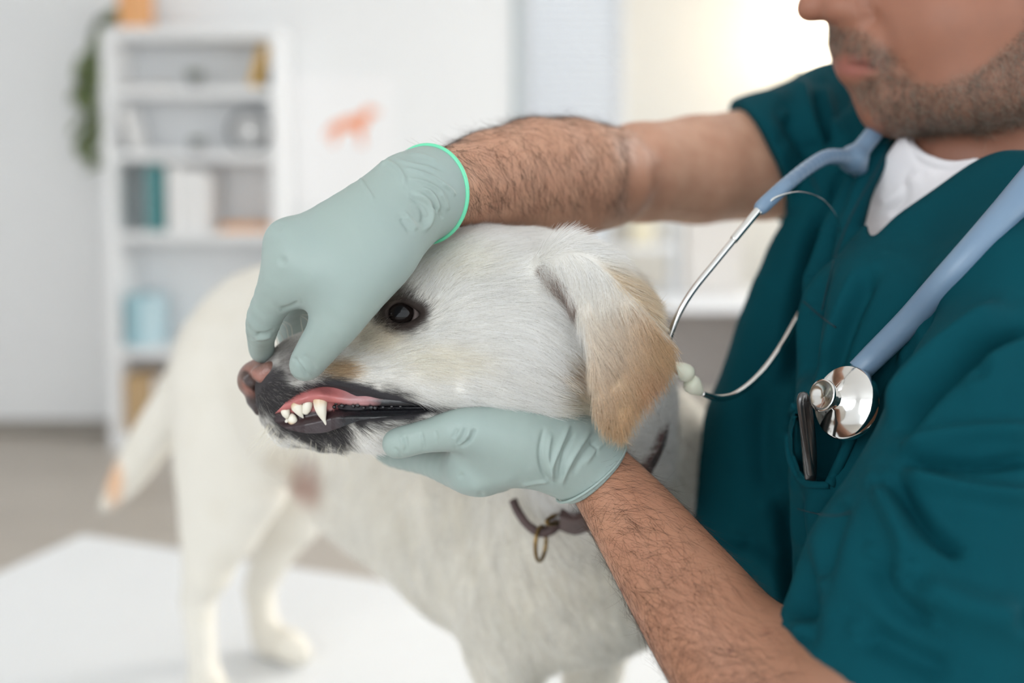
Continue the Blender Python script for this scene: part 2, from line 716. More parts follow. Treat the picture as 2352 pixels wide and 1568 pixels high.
WY = 4.78   # back wall
fl = tag(box('floor', (-3.4, -2.6, -0.05), (3.6, 6.3, 0.0), M_floor, bevel=0), kind='structure')
tag(box('wall_back', (-3.4, WY, 0), (0.02, WY + 0.1, 2.9), M_wall, bevel=0), kind='structure')
tag(box('wall_left', (-3.5, -2.6, 0), (-3.4, 6.3, 2.9), M_wall, bevel=0), kind='structure')
tag(box('ceiling', (-3.5, -2.6, 2.9), (3.6, 6.3, 3.0), M_wall, bevel=0), kind='structure')
WY2 = 5.6   # the wall with the blinds stands further back
tag(box('wall_far', (-0.6, WY2, 0), (0.05, WY2 + 0.1, 2.9), M_wall, bevel=0), kind='structure')
tag(box('wall_below_window', (0.05, WY2, 0), (0.64, WY2 + 0.1, 0.92), M_wall_cream, bevel=0), kind='structure')
tag(box('wall_above_window', (0.05, WY2, 2.6), (0.64, WY2 + 0.1, 2.9), M_wall_cream, bevel=0), kind='structure')
tag(box('wall_right', (0.64, WY2, 0), (3.6, WY2 + 0.1, 2.9), M_wall_cream, bevel=0), kind='structure')
M_trim = mat('blue_grey_trim', lin(178, 190, 194), 0.5, noise=(9, lin(168, 180, 186), 0.5))
tag(box('trim_1', (0.005, WY - 0.012, 0), (0.035, WY + 0.1, 2.9), M_trim), kind='structure')
M_base = mat('baseboard_grey', lin(150, 144, 136), 0.5, noise=(9, lin(140, 134, 126), 0.5))
tag(box('baseboard_back', (-3.4, WY - 0.015, 0), (-0.002, WY, 0.07), M_base), kind='structure')

# window with a lowered venetian blind
win = tag(empty('window_1', (0.37, WY2, 0.92)), kind='structure')
M_glass = mat('bright_window_glass', (0.9, 0.95, 1.0), 0.1, emit=((0.92, 0.96, 1.0), 0.35))
box('window_frame', (0.05, WY2 - 0.02, 0.92), (0.10, WY2 + 0.06, 2.6), M_white, win)
box('window_frame', (0.58, WY2 - 0.02, 0.92), (0.64, WY2 + 0.06, 2.6), M_white, win)
box('window_sill', (0.04, WY2 - 0.12, 0.89), (0.66, WY2 + 0.05, 0.92), M_white, win)
box('pane', (0.10, WY2 + 0.03, 0.92), (0.58, WY2 + 0.045, 2.6), M_glass, win)
M_slat = mat('blind_slat', (0.60, 0.60, 0.61), 0.5, noise=(10, (0.66, 0.66, 0.67), 0.4))
blind = tag(empty('venetian_blind', (0.37, WY2 - 0.04, 1.0)), 'pale grey venetian blind lowered over the far window', 'blind')
box('head_rail', (0.08, WY2 - 0.075, 2.52), (0.60, WY2 - 0.025, 2.57), M_white, blind)
s0 = None
for i in range(38):
    z = 0.99 + i * 0.04
    if s0 is None:
        bm = bmesh.new()
        bmesh.ops.create_cube(bm, size=1)
        for v in bm.verts:
            v.co = Vector((v.co.x * 0.51, v.co.y * 0.036, v.co.z * 0.002))
            v.co = Matrix.Rotation(math.radians(38), 3, 'X') @ v.co
        s0 = from_bm('slat', bm, M_slat)
        o = s0
    else:
        o = bpy.data.objects.new('slat', s0.data)
        COL.objects.link(o)
    o.parent = blind
    o.location = Vector((0.34, WY2 - 0.05, z)) - Vector(blind.location)

# ------------------------------------------------------------------ examination table
A = np.array([*P(190, 1225, 1.83)])
TZ = 0.60
k_ = (TZ - CAM_Z) / (A[2] - CAM_Z)
A = np.array([A[0] * k_, A[1] * k_, TZ])
E1 = np.array([0.94, -0.342, 0.0])
E1 /= np.linalg.norm(E1)
E2 = np.array([-E1[1], E1[0], 0]) * -1.0
TL, TW = 1.22, 1.02
tbl = tag(empty('examination_table', (A[0] + 0.5 * TL * E1[0] + 0.5 * TW * E2[0], A[1] + 0.5 * TL * E1[1] + 0.5 * TW * E2[1], 0)),
          'white laminate examination table under the standing dog', 'table')


def table_box(name, u0, u1, v0, v1, z0, z1, m):
    o = box(name, (u0, v0, z0), (u1, v1, z1), m)
    o.parent = tbl
    for v in o.data.vertices:
        c = A + E1 * v.co.x + E2 * v.co.y
        v.co = Vector((c[0] - tbl.location[0], c[1] - tbl.location[1], v.co.z))
    return o


table_box('tabletop', 0, TL, 0, TW, TZ - 0.03, TZ, M_table)
table_box('apron', 0.06, TL - 0.06, 0.06, TW - 0.06, TZ - 0.09, TZ - 0.031, M_white)
for u in (0.08, TL - 0.13):
    for v in (0.08, TW - 0.13):
        table_box('leg', u, u + 0.05, v, v + 0.05, 0, TZ - 0.091, M_steel)


# ------------------------------------------------------------------ bookshelf and what stands on it
SY0, SY1 = WY - 0.31, WY - 0.012        # front and back of the case


def at_y(px, py, y):
    """point where the ray meets the upright plane at depth y"""
    p = P(px, py, 1.0) - np.array([0, 0, CAM_Z])
    t = y / p[1]
    return np.array([p[0] * t, y, CAM_Z + p[2] * t])


xl = at_y(240, 500, SY0)[0]
xr = at_y(642, 500, SY0)[0]
ztop = at_y(440, 62, SY0)[2]
case = tag(empty('bookshelf', ((xl + xr) / 2, (SY0 + SY1) / 2, 0)), 'tall white open bookshelf against the back wall', 'bookshelf')
tp = 0.035
box('side_panel', (xl, SY0, 0), (xl + tp * 1.4, SY1, ztop), M_white, case)
box('side_panel', (xr - tp, SY0, 0), (xr, SY1, ztop), M_white, case)
box('back_panel', (xl + tp * 1.4, SY1 - 0.012, 0.02), (xr - tp, SY1, ztop - 0.01), M_white, case)
box('top_panel', (xl + tp * 1.4, SY0, ztop - 0.05), (xr - tp, SY1 - 0.013, ztop), M_white, case)
shelf_z = []
for py in (200, 348, 533, 800):
    z = at_y(440, py, SY0)[2]
    shelf_z.append(z)
    box('shelf', (xl + tp * 1.4, SY0 + 0.004, z - 0.042), (xr - tp, SY1 - 0.013, z), M_white, case)
shelf_z.append(0.075)
box('shelf', (xl + tp * 1.4, SY0 + 0.004, 0.033), (xr - tp, SY1 - 0.013, 0.075), M_white, case)
box('plinth', (xl + tp * 1.4, SY0 + 0.02, 0), (xr - tp, SY0 + 0.035, 0.032), M_white, case)


def X(px):
    return at_y(px, 400, SY0 + 0.04)[0]


def on_shelf(name, px0, px1, z, h, depth, m, label, cat, lean=0.0, group=None, y0=None, bev=0.003):
    y = SY0 + 0.03 if y0 is None else y0
    w = X(px1) - X(px0)
    o = box(name, (-w / 2, 0, 0), (w / 2, depth, h), m, bevel=bev)
    o.location = ((X(px0) + X(px1)) / 2, y, z + 0.001)
    o.rotation_euler = (0, lean, 0)
    if lean:
        o.location.z += abs(math.sin(lean)) * w / 2
    return tag(o, label, cat, group)


M_teal = mat('teal_binder_card', lin(70, 132, 134), 0.5, noise=(20, lin(62, 120, 124), 0.5))
M_blue = mat('pale_blue_binder_card', lin(158, 196, 206), 0.5, noise=(20, lin(148, 186, 198), 0.5))
M_blue2 = mat('mist_blue_binder_card', lin(196, 222, 230), 0.5, noise=(20, lin(186, 214, 224), 0.5))
M_orange = mat('orange_wood', lin(232, 176, 122), 0.5, noise=(12, lin(205, 140, 84), 0.8, (1, 1, 8)))
M_paper = mat('paper_white', (0.8, 0.8, 0.8), 0.7, noise=(30, (0.74, 0.74, 0.74), 0.5))
M_yellow = mat('mustard_cover', lin(214, 168, 62), 0.5, noise=(20, lin(196, 150, 50), 0.5))
M_dark = mat('charcoal_cover', lin(84, 88, 90), 0.5, noise=(20, lin(70, 74, 78), 0.5))
M_leaf = mat('leaf_green', lin(120, 134, 78), 0.55, noise=(25, lin(86, 104, 66), 0.9))
M_pot = mat('grey_glaze', lin(150, 152, 158), 0.4, noise=(20, lin(130, 132, 140), 0.5))
M_brown = mat('kraft_card', lin(190, 160, 122), 0.6, noise=(15, lin(170, 146, 104), 0.6))

z1, z2, z3, z4, z5 = shelf_z
b_ = on_shelf('book', 575, 596, z1, 0.19, 0.17, M_yellow, 'mustard yellow book leaning on the top shelf', 'book', lean=math.radians(17))
on_shelf('book', 614, 624, z1, 0.07, 0.17, M_dark, 'charcoal book upright in the top shelf corner', 'book')
pap = on_shelf('paper_stack', 288, 395, z1, 0.016, 0.2, mat('dull_paper', lin(196, 192, 188), 0.7, noise=(30, lin(180, 176, 172), 0.5)),
               'low stack of paper lying on the top shelf', 'paper')
on_shelf('picture_frame', 302, 314, z2, 0.20, 0.18, M_paper, 'thin white frame leaning at the left of the clock shelf', 'frame', lean=math.radians(-13))
on_shelf('binder', 336, 374, z3, 0.298, 0.22, M_teal, 'tall teal binder on the middle shelf', 'binder')
for i, (a, b) in enumerate(((384, 414), (416, 446), (448, 476))):
    on_shelf('binder', a, b, z3, 0.30 - 0.012 * i, 0.22, M_paper,
             ['white binder standing right beside the tall teal binder', 'white binder in the middle of its row of three',
              'white binder at the right end of its row of three'][i], 'binder', group='white binders on the middle shelf')
on_shelf('tray', 505, 626, z3, 0.032, 0.2, M_orange, 'flat orange wooden tray on the middle shelf', 'tray')
on_shelf('binder', 284, 316, z4, 0.236, 0.2, M_blue, 'pale blue binder low at the left of the bookshelf', 'binder')
on_shelf('binder', 318, 346, z4, 0.225, 0.2, M_blue2, 'misty white-blue binder beside the pale blue one', 'binder')
on_shelf('magazine_box', 276, 338, z5, 0.27, 0.2, M_brown, 'brown card magazine box on the bottom shelf', 'box')
on_shelf('magazine_box', 344, 392, z5, 0.25, 0.2, M_paper, 'white card magazine box on the bottom shelf', 'box')
ob = on_shelf('storage_box', 282, 336, ztop, 0.20, 0.16, M_orange, 'orange wooden box on top of the bookshelf', 'box')


def leaf_mesh(L, W, name='leaf'):
    V, Q = [], []
    n = 6
    for i in range(n + 1):
        t = i / n
        w = W * math.sin(math.pi * min(1, t * 0.93 + 0.06)) ** 0.8
        zc = -0.25 * L * t * t
        V += [(-w / 2, t * L, zc + 0.12 * w), (0, t * L, zc), (w / 2, t * L, zc + 0.12 * w)]
    for i in range(n):
        for j in (0, 1):
            a = i * 3 + j
            Q.append((a, a + 1, a + 4, a + 3))
    me_o = mesh_np(name, np.array(V), np.array(Q), M_leaf)
    d = me_o.data
    bpy.data.objects.remove(me_o)
    return d


def add_leaf(data, loc, rot, parent, s=1.0, m=None):
    o = bpy.data.objects.new('leaf', data)
    COL.objects.link(o)
    o.parent = parent
    o.location = Vector(loc) - Vector(parent.location)
    o.rotation_euler = rot
    o.scale = (s, s, s)
    return o


LEAF_S = leaf_mesh(0.055, 0.03)
LEAF_L = leaf_mesh(0.14, 0.075)
for i, (px, z, lab) in enumerate(((440, z1, 'small potted plant on the top shelf of the bookshelf'), (441, z2, 'tiny potted plant on the shelf beside the round clock'))):
    pl = tag(empty('potted_plant', (X(px), SY0 + 0.12, z + 0.001)), lab, 'plant', 'little plants on the bookshelf')
    M4 = Matrix.Translation(pl.location)
    h = 0.052 - 0.012 * i
    lathe('pot', [(0.0, 0), (0.026, 0), (0.034, h), (0.030, h), (0.027, h - 0.008), (0, h - 0.008)], M_pot, pl, 24, M4)
    for j in range(16):
        a = j * 2.4
        add_leaf(LEAF_S, Vector(pl.location) + Vector((0.012 * math.cos(a), 0.012 * math.sin(a), h - 0.008)), (math.radians(70 - 3.2 * j), 0, a), pl, 1.0 - 0.2 * i)

# clock
ck = tag(empty('clock', (X(568), SY0 + 0.10, z2 + 0.001)), 'round white clock with a dark rim standing on the bookshelf', 'clock')
cc = np.array([X(568), SY0 + 0.10, z2 + 0.096])
Mc = frame_z(cc, (0.0, -1, 0.05))
lathe('rim', [(0.080, -0.02), (0.094, -0.02), (0.094, 0.016), (0.082, 0.018), (0.080, 0.006)], M_dark, ck, 40, Mc)
lathe('face', [(0.0, 0.004), (0.080, 0.004), (0.080, -0.018), (0, -0.018)], M_paper, ck, 40, Mc)
for a, L in ((40, 0.05), (160, 0.035)):
    u = np.array([math.sin(math.radians(a)), 0, math.cos(math.radians(a))])
    tube('hand', [cc + np.array([0, -0.006, 0]), cc + u * L + np.array([0, -0.006, 0])], 0.002, M_dark, ck, 8)
for sx in (-0.045, 0.045):
    tube('foot', [(cc[0] + sx * 0.8, cc[1], cc[2] - 0.082), (cc[0] + sx, cc[1] - 0.01, z2 + 0.009)], 0.006, M_dark, ck, 8)

# trailing plant at the left corner of the case
hx, hz = X(255) - 0.02, ztop
hp = tag(empty('trailing_plant', (X(262), SY0 + 0.22, ztop + 0.001)), 'trailing green plant hanging down the left side of the bookshelf', 'plant')
lathe('pot', [(0.0, 0), (0.035, 0), (0.045, 0.10), (0.040, 0.10), (0.038, 0.085), (0, 0.085)], M_pot, hp, 24, Matrix.Translation(Vector((X(262), SY0 + 0.24, ztop + 0.001))))
rl = random.Random(5)
for s in range(5):
    x0 = xl - 0.03 - 0.012 * s
    dx, dy = -0.02 - 0.022 * s, -0.03 + 0.015 * s
    ln = [0.66, 0.55, 0.42, 0.30, 0.6][s]
    base = np.array([X(262), SY0 + 0.24, ztop + 0.09])
    over = np.array([x0, SY0 + 0.16 + 0.03 * s, ztop + 0.05])
    pts = spline([base, (base + over) / 2 + [0, 0, 0.05], over, over + [dx, dy, -ln * 0.4], over + [dx * 1.4, dy, -ln * 0.8], over + [dx, dy, -ln]], 8)
    tube('vine', pts, 0.003, M_leaf, hp, 6)
    for j in range(10, len(pts), 3):
        if rl.random() < 0.85:
            add_leaf(LEAF_L, pts[j], (math.radians(rl.uniform(-70, -10)), rl.uniform(-0.4, 0.4), math.radians(rl.uniform(60, 200))), hp, rl.uniform(0.55, 0.95))

# ------------------------------------------------------------------ poster with an orange dog figure
pw0, pw1 = at_y(672, 300, WY - 0.006), at_y(905, 300, WY - 0.006)
pz1, pz0 = at_y(800, 175, WY - 0.006)[2], at_y(800, 470, WY - 0.006)[2]
post = tag(empty('poster', ((pw0[0] + pw1[0]) / 2, WY - 0.006, (pz0 + pz1) / 2)), 'white wall poster with an orange standing dog figure', 'poster')
box('sheet', (pw0[0], WY - 0.006, pz0), (pw1[0], WY - 0.001, pz1), mat('poster_paper', (0.84, 0.84, 0.85), 0.6, noise=(12, (0.82, 0.82, 0.83), 0.5)), post, bevel=0.001)
fig = spline([(752, 300), (762, 286), (780, 276), (805, 268), (828, 262), (838, 250), (850, 244), (858, 250), (872, 256), (864, 263), (852, 266), (846, 278),
              (838, 290), (834, 310), (836, 332), (826, 332), (822, 312), (818, 300), (800, 298), (786, 300), (776, 312), (770, 330), (760, 330), (764, 312), (766, 300), (756, 306), (750, 318), (746, 312)], 3, True)
bm = bmesh.new()
vs = [bm.verts.new(Vector(at_y(x, y, WY - 0.0085))) for x, y in fig]
f_ = bm.faces.new(vs)
ret = bmesh.ops.extrude_face_region(bm, geom=[f_])
for v in ret['geom']:
    if isinstance(v, bmesh.types.BMVert):
        v.co.y += 0.0022
from_bm('dog_illustration', bm, mat('orange_print', lin(232, 140, 96), 0.6, noise=(25, lin(240, 170, 130), 0.8)), post)

# ------------------------------------------------------------------ furniture beyond the vet
M_cab = mat('cool_white_lacquer', (0.78, 0.80, 0.83), 0.4, noise=(8, (0.74, 0.76, 0.79), 0.5))
M_sofa = mat('grey_felt', lin(168, 162, 158), 0.9, noise=(30, lin(150, 144, 140), 0.6), bump=[(200, 0.2, 0.002)])
cb0, cb1 = at_y(1340, 700, 4.3)[0], at_y(1900, 700, 4.3)[0]
zt = at_y(1600, 690, 4.3)[2]
desk = tag(empty('desk', ((cb0 + cb1) / 2, 4.55, 0)), 'long cool white desk seen behind the dog and the vet', 'desk')
box('desktop', (cb0, 4.3, zt - 0.05), (cb1, 4.85, zt), M_cab, desk)
box('side_panel', (cb0 + 0.02, 4.34, 0), (cb0 + 0.06, 4.82, zt - 0.051), M_cab, desk)
box('side_panel', (cb1 - 0.06, 4.34, 0), (cb1 - 0.02, 4.82, zt - 0.051), M_cab, desk)
box('back_panel', (cb0 + 0.061, 4.78, 0.2), (cb1 - 0.061, 4.81, zt - 0.051), M_sofa, desk)
rk = tag(empty('desk_rack', (at_y(1440, 600, 4.5)[0], 4.6, zt + 0.001)), 'white two-tier rack standing on the desk', 'rack')
rx0, rx1 = at_y(1345, 600, 4.5)[0], at_y(1560, 600, 4.5)[0]
for px in (rx0, rx1 - 0.02):
    box('upright', (px, 4.5, zt + 0.001), (px + 0.02, 4.72, zt + 0.44), M_cab, rk)
for h in (0.20, 0.42):
    box('tier', (rx0 + 0.021, 4.5, zt + h), (rx1 - 0.021, 4.72, zt + h + 0.025), M_cab, rk)
def desk_box(name, px0, px1, h, z, m, label, cat, y=4.52):
    a, b = at_y(px0, 600, y)[0], at_y(px1, 600, y)[0]
    return tag(box(name, (a, y, z + 0.002), (b, y + 0.14, z + h), m), label, cat)
desk_box('file_box', 1408, 1445, 0.14, zt + 0.225, mat('greige_card', lin(176, 172, 164), 0.6, noise=(20, lin(160, 156, 148), 0.5)), 'greige file box on the upper tier of the desk rack', 'box')
desk_box('file_box', 1450, 1500, 0.15, zt + 0.225, mat('cream_card', lin(222, 214, 190), 0.6, noise=(20, lin(210, 202, 178), 0.5)), 'cream file box on the upper tier of the desk rack', 'box')
desk_box('file_box', 1405, 1452, 0.15, zt, mat('sand_card', lin(200, 198, 186), 0.6, noise=(20, lin(186, 184, 172), 0.5)), 'sand coloured file box under the desk rack', 'box')
desk_box('monitor_box', 1575, 1700, 0.36, zt, mat('pale_grey_card', lin(206, 202, 198), 0.6, noise=(20, lin(196, 192, 188), 0.5)), 'large pale grey box standing on the desk', 'box', 4.55)

# floor lamp: its glow is the warm light beside the vet's face
lp = at_y(1880, 60, 5.25)
lamp = tag(empty('floor_lamp', (lp[0], lp[1], 0)), 'lit warm white floor lamp beside the far wall', 'lamp')
M_shade = mat('lamp_shade', (0.95, 0.9, 0.8), 0.6, emit=((1.0, 0.86, 0.66), 5.0))
lathe('base', [(0, 0), (0.15, 0), (0.15, 0.02), (0.02, 0.035), (0, 0.035)], M_white, lamp, 32, Matrix.Translation(Vector((lp[0], lp[1], 0))))
tube('pole', [(lp[0], lp[1], 0.03), (lp[0], lp[1], lp[2] - 0.1)], 0.012, M_white, lamp, 12)
lathe('lamp_shade', [(0.0, -0.2), (0.10, -0.19), (0.17, -0.12), (0.2, 0), (0.17, 0.12), (0.10, 0.19), (0.0, 0.2)], M_shade, lamp, 32, Matrix.Translation(Vector(lp)))
bl = bpy.data.lights.new('lamp_bulb', 'POINT')
bl.energy = 5
bl.color = (1.0, 0.84, 0.60)
bl.shadow_soft_size = 0.21
bo = bpy.data.objects.new('lamp_bulb', bl)
COL.objects.link(bo)
bo.location = lp + np.array([0, -0.0, 0.0])
bo.location.y -= 0.25
# ================================================================== the dog
DM = 0.588       # distance of the head's middle plane
F = Field(axis(-0.63, 0.16, [(-0.17, 0.0046), (0.10, 0.0014), (0.19, 0.0032)]),
          axis(0.50, 1.55, [(0.625, 0.0014), (0.72, 0.003), (1.52, 0.0055)]),
          axis(0.585, 1.32, [(1.00, 0.0050), (1.105, 0.0020), (1.255, 0.0014), (1.29, 0.003)]))

# trunk, seen from its left flank, rump away from the camera
F.chain([(1340, 1190, .80, 270), (1180, 1130, .88, 285), (980, 1000, 1.02, 262), (800, 880, 1.15, 225), (640, 820, 1.28, 205), (560, 830, 1.33, 160)], 0.05, 0.85)
F.chain([(1290, 1330, .80, 160), (1080, 1230, .90, 150), (850, 1080, 1.05, 140), (700, 960, 1.18, 120)], 0.05, 0.9)      # brisket to belly
F.chain([(1430, 1030, .82, 165), (1350, 1180, .82, 215)], 0.04, 0.9)                                                   # withers
F.chain([(1500, 1090, .80, 120), (1400, 1250, .83, 150)], 0.05)                                                        # far shoulder
# fore legs
ftab = lambda px, d: (px, CY + FPX * ((CAM_Z - TZ) / d - SP) / CP, d)
def foot(px, d, r):
    x, y, dd = ftab(px, d)
    return (x, y - r - 5, dd, r)
F.chain([(1170, 1330, .80, 120), (1160, 1470, .80, 88), (1172, 1600, .80, 66), (1185, 1900, .80, 56), foot(1190, .80, 62)], 0.03)
fp = foot(1150, .785, 52); F.chain([foot(1190, .80, 58), fp], 0.02)
F.chain([(1400, 1300, .88, 110), (1375, 1440, .90, 74), (1350, 1600, .90, 55), (1350, 1850, .90, 48), foot(1345, .90, 52)], 0.03)
F.chain([foot(1345, .90, 52), foot(1310, .885, 44)], 0.02)
# near hind leg
F.chain([(560, 880, 1.26, 165), (525, 1060, 1.25, 120), (500, 1200, 1.25, 84), (478, 1310, 1.25, 56), (455, 1370, 1.26, 40), (462, 1470, 1.25, 33), (470, 1560, 1.24, 34), foot(476, 1.235, 36)], 0.025)
F.chain([(590, 980, 1.24, 120), (590, 1120, 1.23, 70), (540, 1220, 1.24, 50)], 0.03)
F.chain([foot(476, 1.235, 36), foot(510, 1.20, 34)], 0.02)
# far hind leg
F.chain([(650, 950, 1.38, 120), (655, 1110, 1.38, 85), (668, 1200, 1.38, 62), (620, 1285, 1.385, 44), (596, 1350, 1.39, 36), (605, 1430, 1.38, 32), (622, 1475, 1.37, 34)], 0.025)
F.chain([(700, 1100, 1.36, 60), (700, 1190, 1.36, 34)], 0.03)
F.chain([foot(615, 1.375, 34), foot(665, 1.345, 36), foot(690, 1.335, 27)], 0.014)
# tail
F.chain([(470, 800, 1.38, 60), (420, 900, 1.41, 56), (345, 1015, 1.43, 50), (284, 1108, 1.44, 36), (238, 1166, 1.45, 12)], 0.02, n=3)
# neck
F.chain([(1290, 790, .605, 165), (1340, 900, .625, 160), (1350, 1010, .68, 165), (1340, 1130, .75, 210)], 0.03, 0.9)
F.chain([(1350, 740, .63, 130), (1400, 880, .66, 110), (1400, 1000, .70, 120)], 0.025)
# skull and cheeks
F.chain([(1010, 702, DM, 112), (1120, 698, DM, 164), (1190, 700, DM, 166), (1270, 785, DM + .005, 160)], 0.02, 1.2)
F.chain([(1090, 800, .566, 120), (1230, 800, .562, 120)], 0.03)
F.chain([(960, 675, DM - .018, 66), (1080, 645, DM - .012, 80)], 0.02)                # brow
# muzzle
F.chain([(672, 866, DM, 54), (712, 850, DM, 82), (800, 838, DM, 106), (920, 790, DM, 120), (1020, 770, DM, 140)], 0.02, 1.15)
F.chain([(660, 905, .572, 56), (760, 870, .562, 54), (880, 880, .556, 62), (1010, 876, .553, 76), (1120, 860, .558, 96), (1220, 840, .565, 110)], 0.028)  # flews
F.chain([(650, 912, DM - .004, 36), (668, 900, DM - .006, 46)], 0.01, 1.05)
# lower jaw
F.chain([(668, 982, DM - .006, 36), (740, 990, DM - .01, 44), (860, 975, .565, 54), (1000, 945, .566, 74), (1150, 910, .568, 96), (1280, 900, .58, 110)], 0.016, 1.1)
F.chain([(634, 948, DM - .002, 32), (662, 980, DM - .004, 36)], 0.008)
# far flew, hanging below the chin
F.chain([(796, 1046, .60, 10), (820, 1044, .60, 18), (880, 1038, .60, 28), (960, 1030, .60, 36)], 0.006)
# groove between muzzle and cheek, hollow under the eye
F.chain([(840, 800, .520, 40), (900, 845, .512, 26)], 0.02, op='sub')

# the raised lip: open the mouth on the near side
MOUTH = [(640, 962), (650, 940), (672, 914), (700, 897), (742, 888), (792, 893), (835, 905), (880, 921), (930, 932), (985, 938),
         (935, 946), (880, 949), (830, 953), (790, 962), (765, 976), (735, 985), (695, 985), (660, 976)]
lipd = lambda px, py: 0.522 + 0.000165 * np.clip(760 - px, -60, 140) + 0 * py
F.slab(MOUTH, lipd, 0.033, 0.004, 0.004, op='sub')
# eye opening
EYE = [(890, 718), (900, 703), (918, 695), (938, 701), (955, 712), (968, 720), (955, 731), (935, 740), (912, 742), (897, 733)]
F.chain([(880, 716, .530, 30), (925, 717, .526, 38), (962, 718, .528, 26)], 0.012, op='sub')
F.ball((925, 718, .5545), 46, 0.010)
F.slab(EYE, lambda px, py: 0.538 + 0 * px, 0.022, 0.003, 0.0022, op='sub')
# ear canal hollow in front of the ear
F.chain([(1248, 634, .527, 12), (1282, 664, .524, 17), (1318, 704, .522, 15)], 0.008, op='sub')
# near ear: leather folded down from its root
EAR = [(1262, 600), (1305, 585), (1352, 598), (1400, 640), (1445, 682), (1490, 735), (1520, 765), (1541, 790), (1543, 815), (1532, 850), (1505, 890), (1472, 930),
       (1448, 968), (1428, 998), (1408, 992), (1380, 972), (1364, 935), (1359, 880), (1358, 820), (1351, 775), (1338, 722), (1318, 676), (1292, 640), (1266, 614)]
def eard(px, py):
    u = (px - 1430) / 100.0
    v = (py - 800) / 200.0
    return 0.518 - 0.004 * np.tanh(v * 1.5) + 0.006 * u * u * 0.6 + 0.012 * np.clip(-v - 0.45, 0, 1) + 0.0018 * np.sin(u * 2.0 + v * 1.2) * np.clip(v + 0.6, 0, 1)
F.slab(EAR, eard, 0.0046, 0.0040, 0.006)
F.chain([(1300, 600, .5375, 40), (1360, 632, .538, 52), (1430, 700, .540, 54)], 0.025)
# far ear, just seen over the nape
F.slab([(1330, 585), (1400, 606), (1452, 655), (1482, 705), (1470, 760), (1400, 740), (1350, 660)], lambda px, py: 0.668 + 0 * px, 0.006, 0.005, 0.012)

V, Q = F.skin(2)
V, Q = clean(V, Q)
del F
# skin wrinkles: cheek fold behind the lip and the fold of the lifted flew, ear folds, flank folds
V = folds(V, Q, [
    ([(800, 792), (880, 838), (960, 868), (1040, 880)], 0.0022, 34, 46),
    ([(1330, 690), (1358, 790), (1366, 900)], 0.0025, 22, 30),
    ([(1440, 700), (1440, 800), (1420, 900)], -0.002, 40, 30),
    ([(1300, 870), (1340, 950), (1380, 985)], -0.003, 40, 30),
    ([(1030, 1060), (1060, 1200), (1090, 1320)], 0.004, 24, 40),
    ([(960, 1060), (980, 1180), (1010, 1290)], 0.004, 24, 40),
    ([(880, 1060), (900, 1160), (960, 1290)], 0.004, 20, 40),
    ([(800, 1060), (830, 1140), (900, 1260)], 0.004, 20, 40),
])
NV = vnormals(V, Q)
vpx, vpy, vd = unP(V[:, 0], V[:, 1], V[:, 2])


def blob(px, py, c, r, soft=0.6):
    return 1 - smoothstep(1 - soft, 1 + soft * 0.6, np.hypot((px - c[0]) / r[0], (py - c[1]) / r[1]))


DARK = spline([(556, 905), (572, 868), (604, 852), (632, 850), (655, 858), (668, 872), (690, 884), (712, 872), (770, 868), (840, 880), (905, 903), (960, 922), (1004, 938),
               (962, 957), (900, 968), (840, 975), (815, 995), (790, 1020), (745, 1032), (690, 1022), (640, 996), (604, 962), (570, 940)], 4, True)
C_BASE = np.array([0.81, 0.785, 0.735])
C_DARK = np.array([0.040, 0.036, 0.038])
C_TAN = np.array([0.40, 0.270, 0.155])


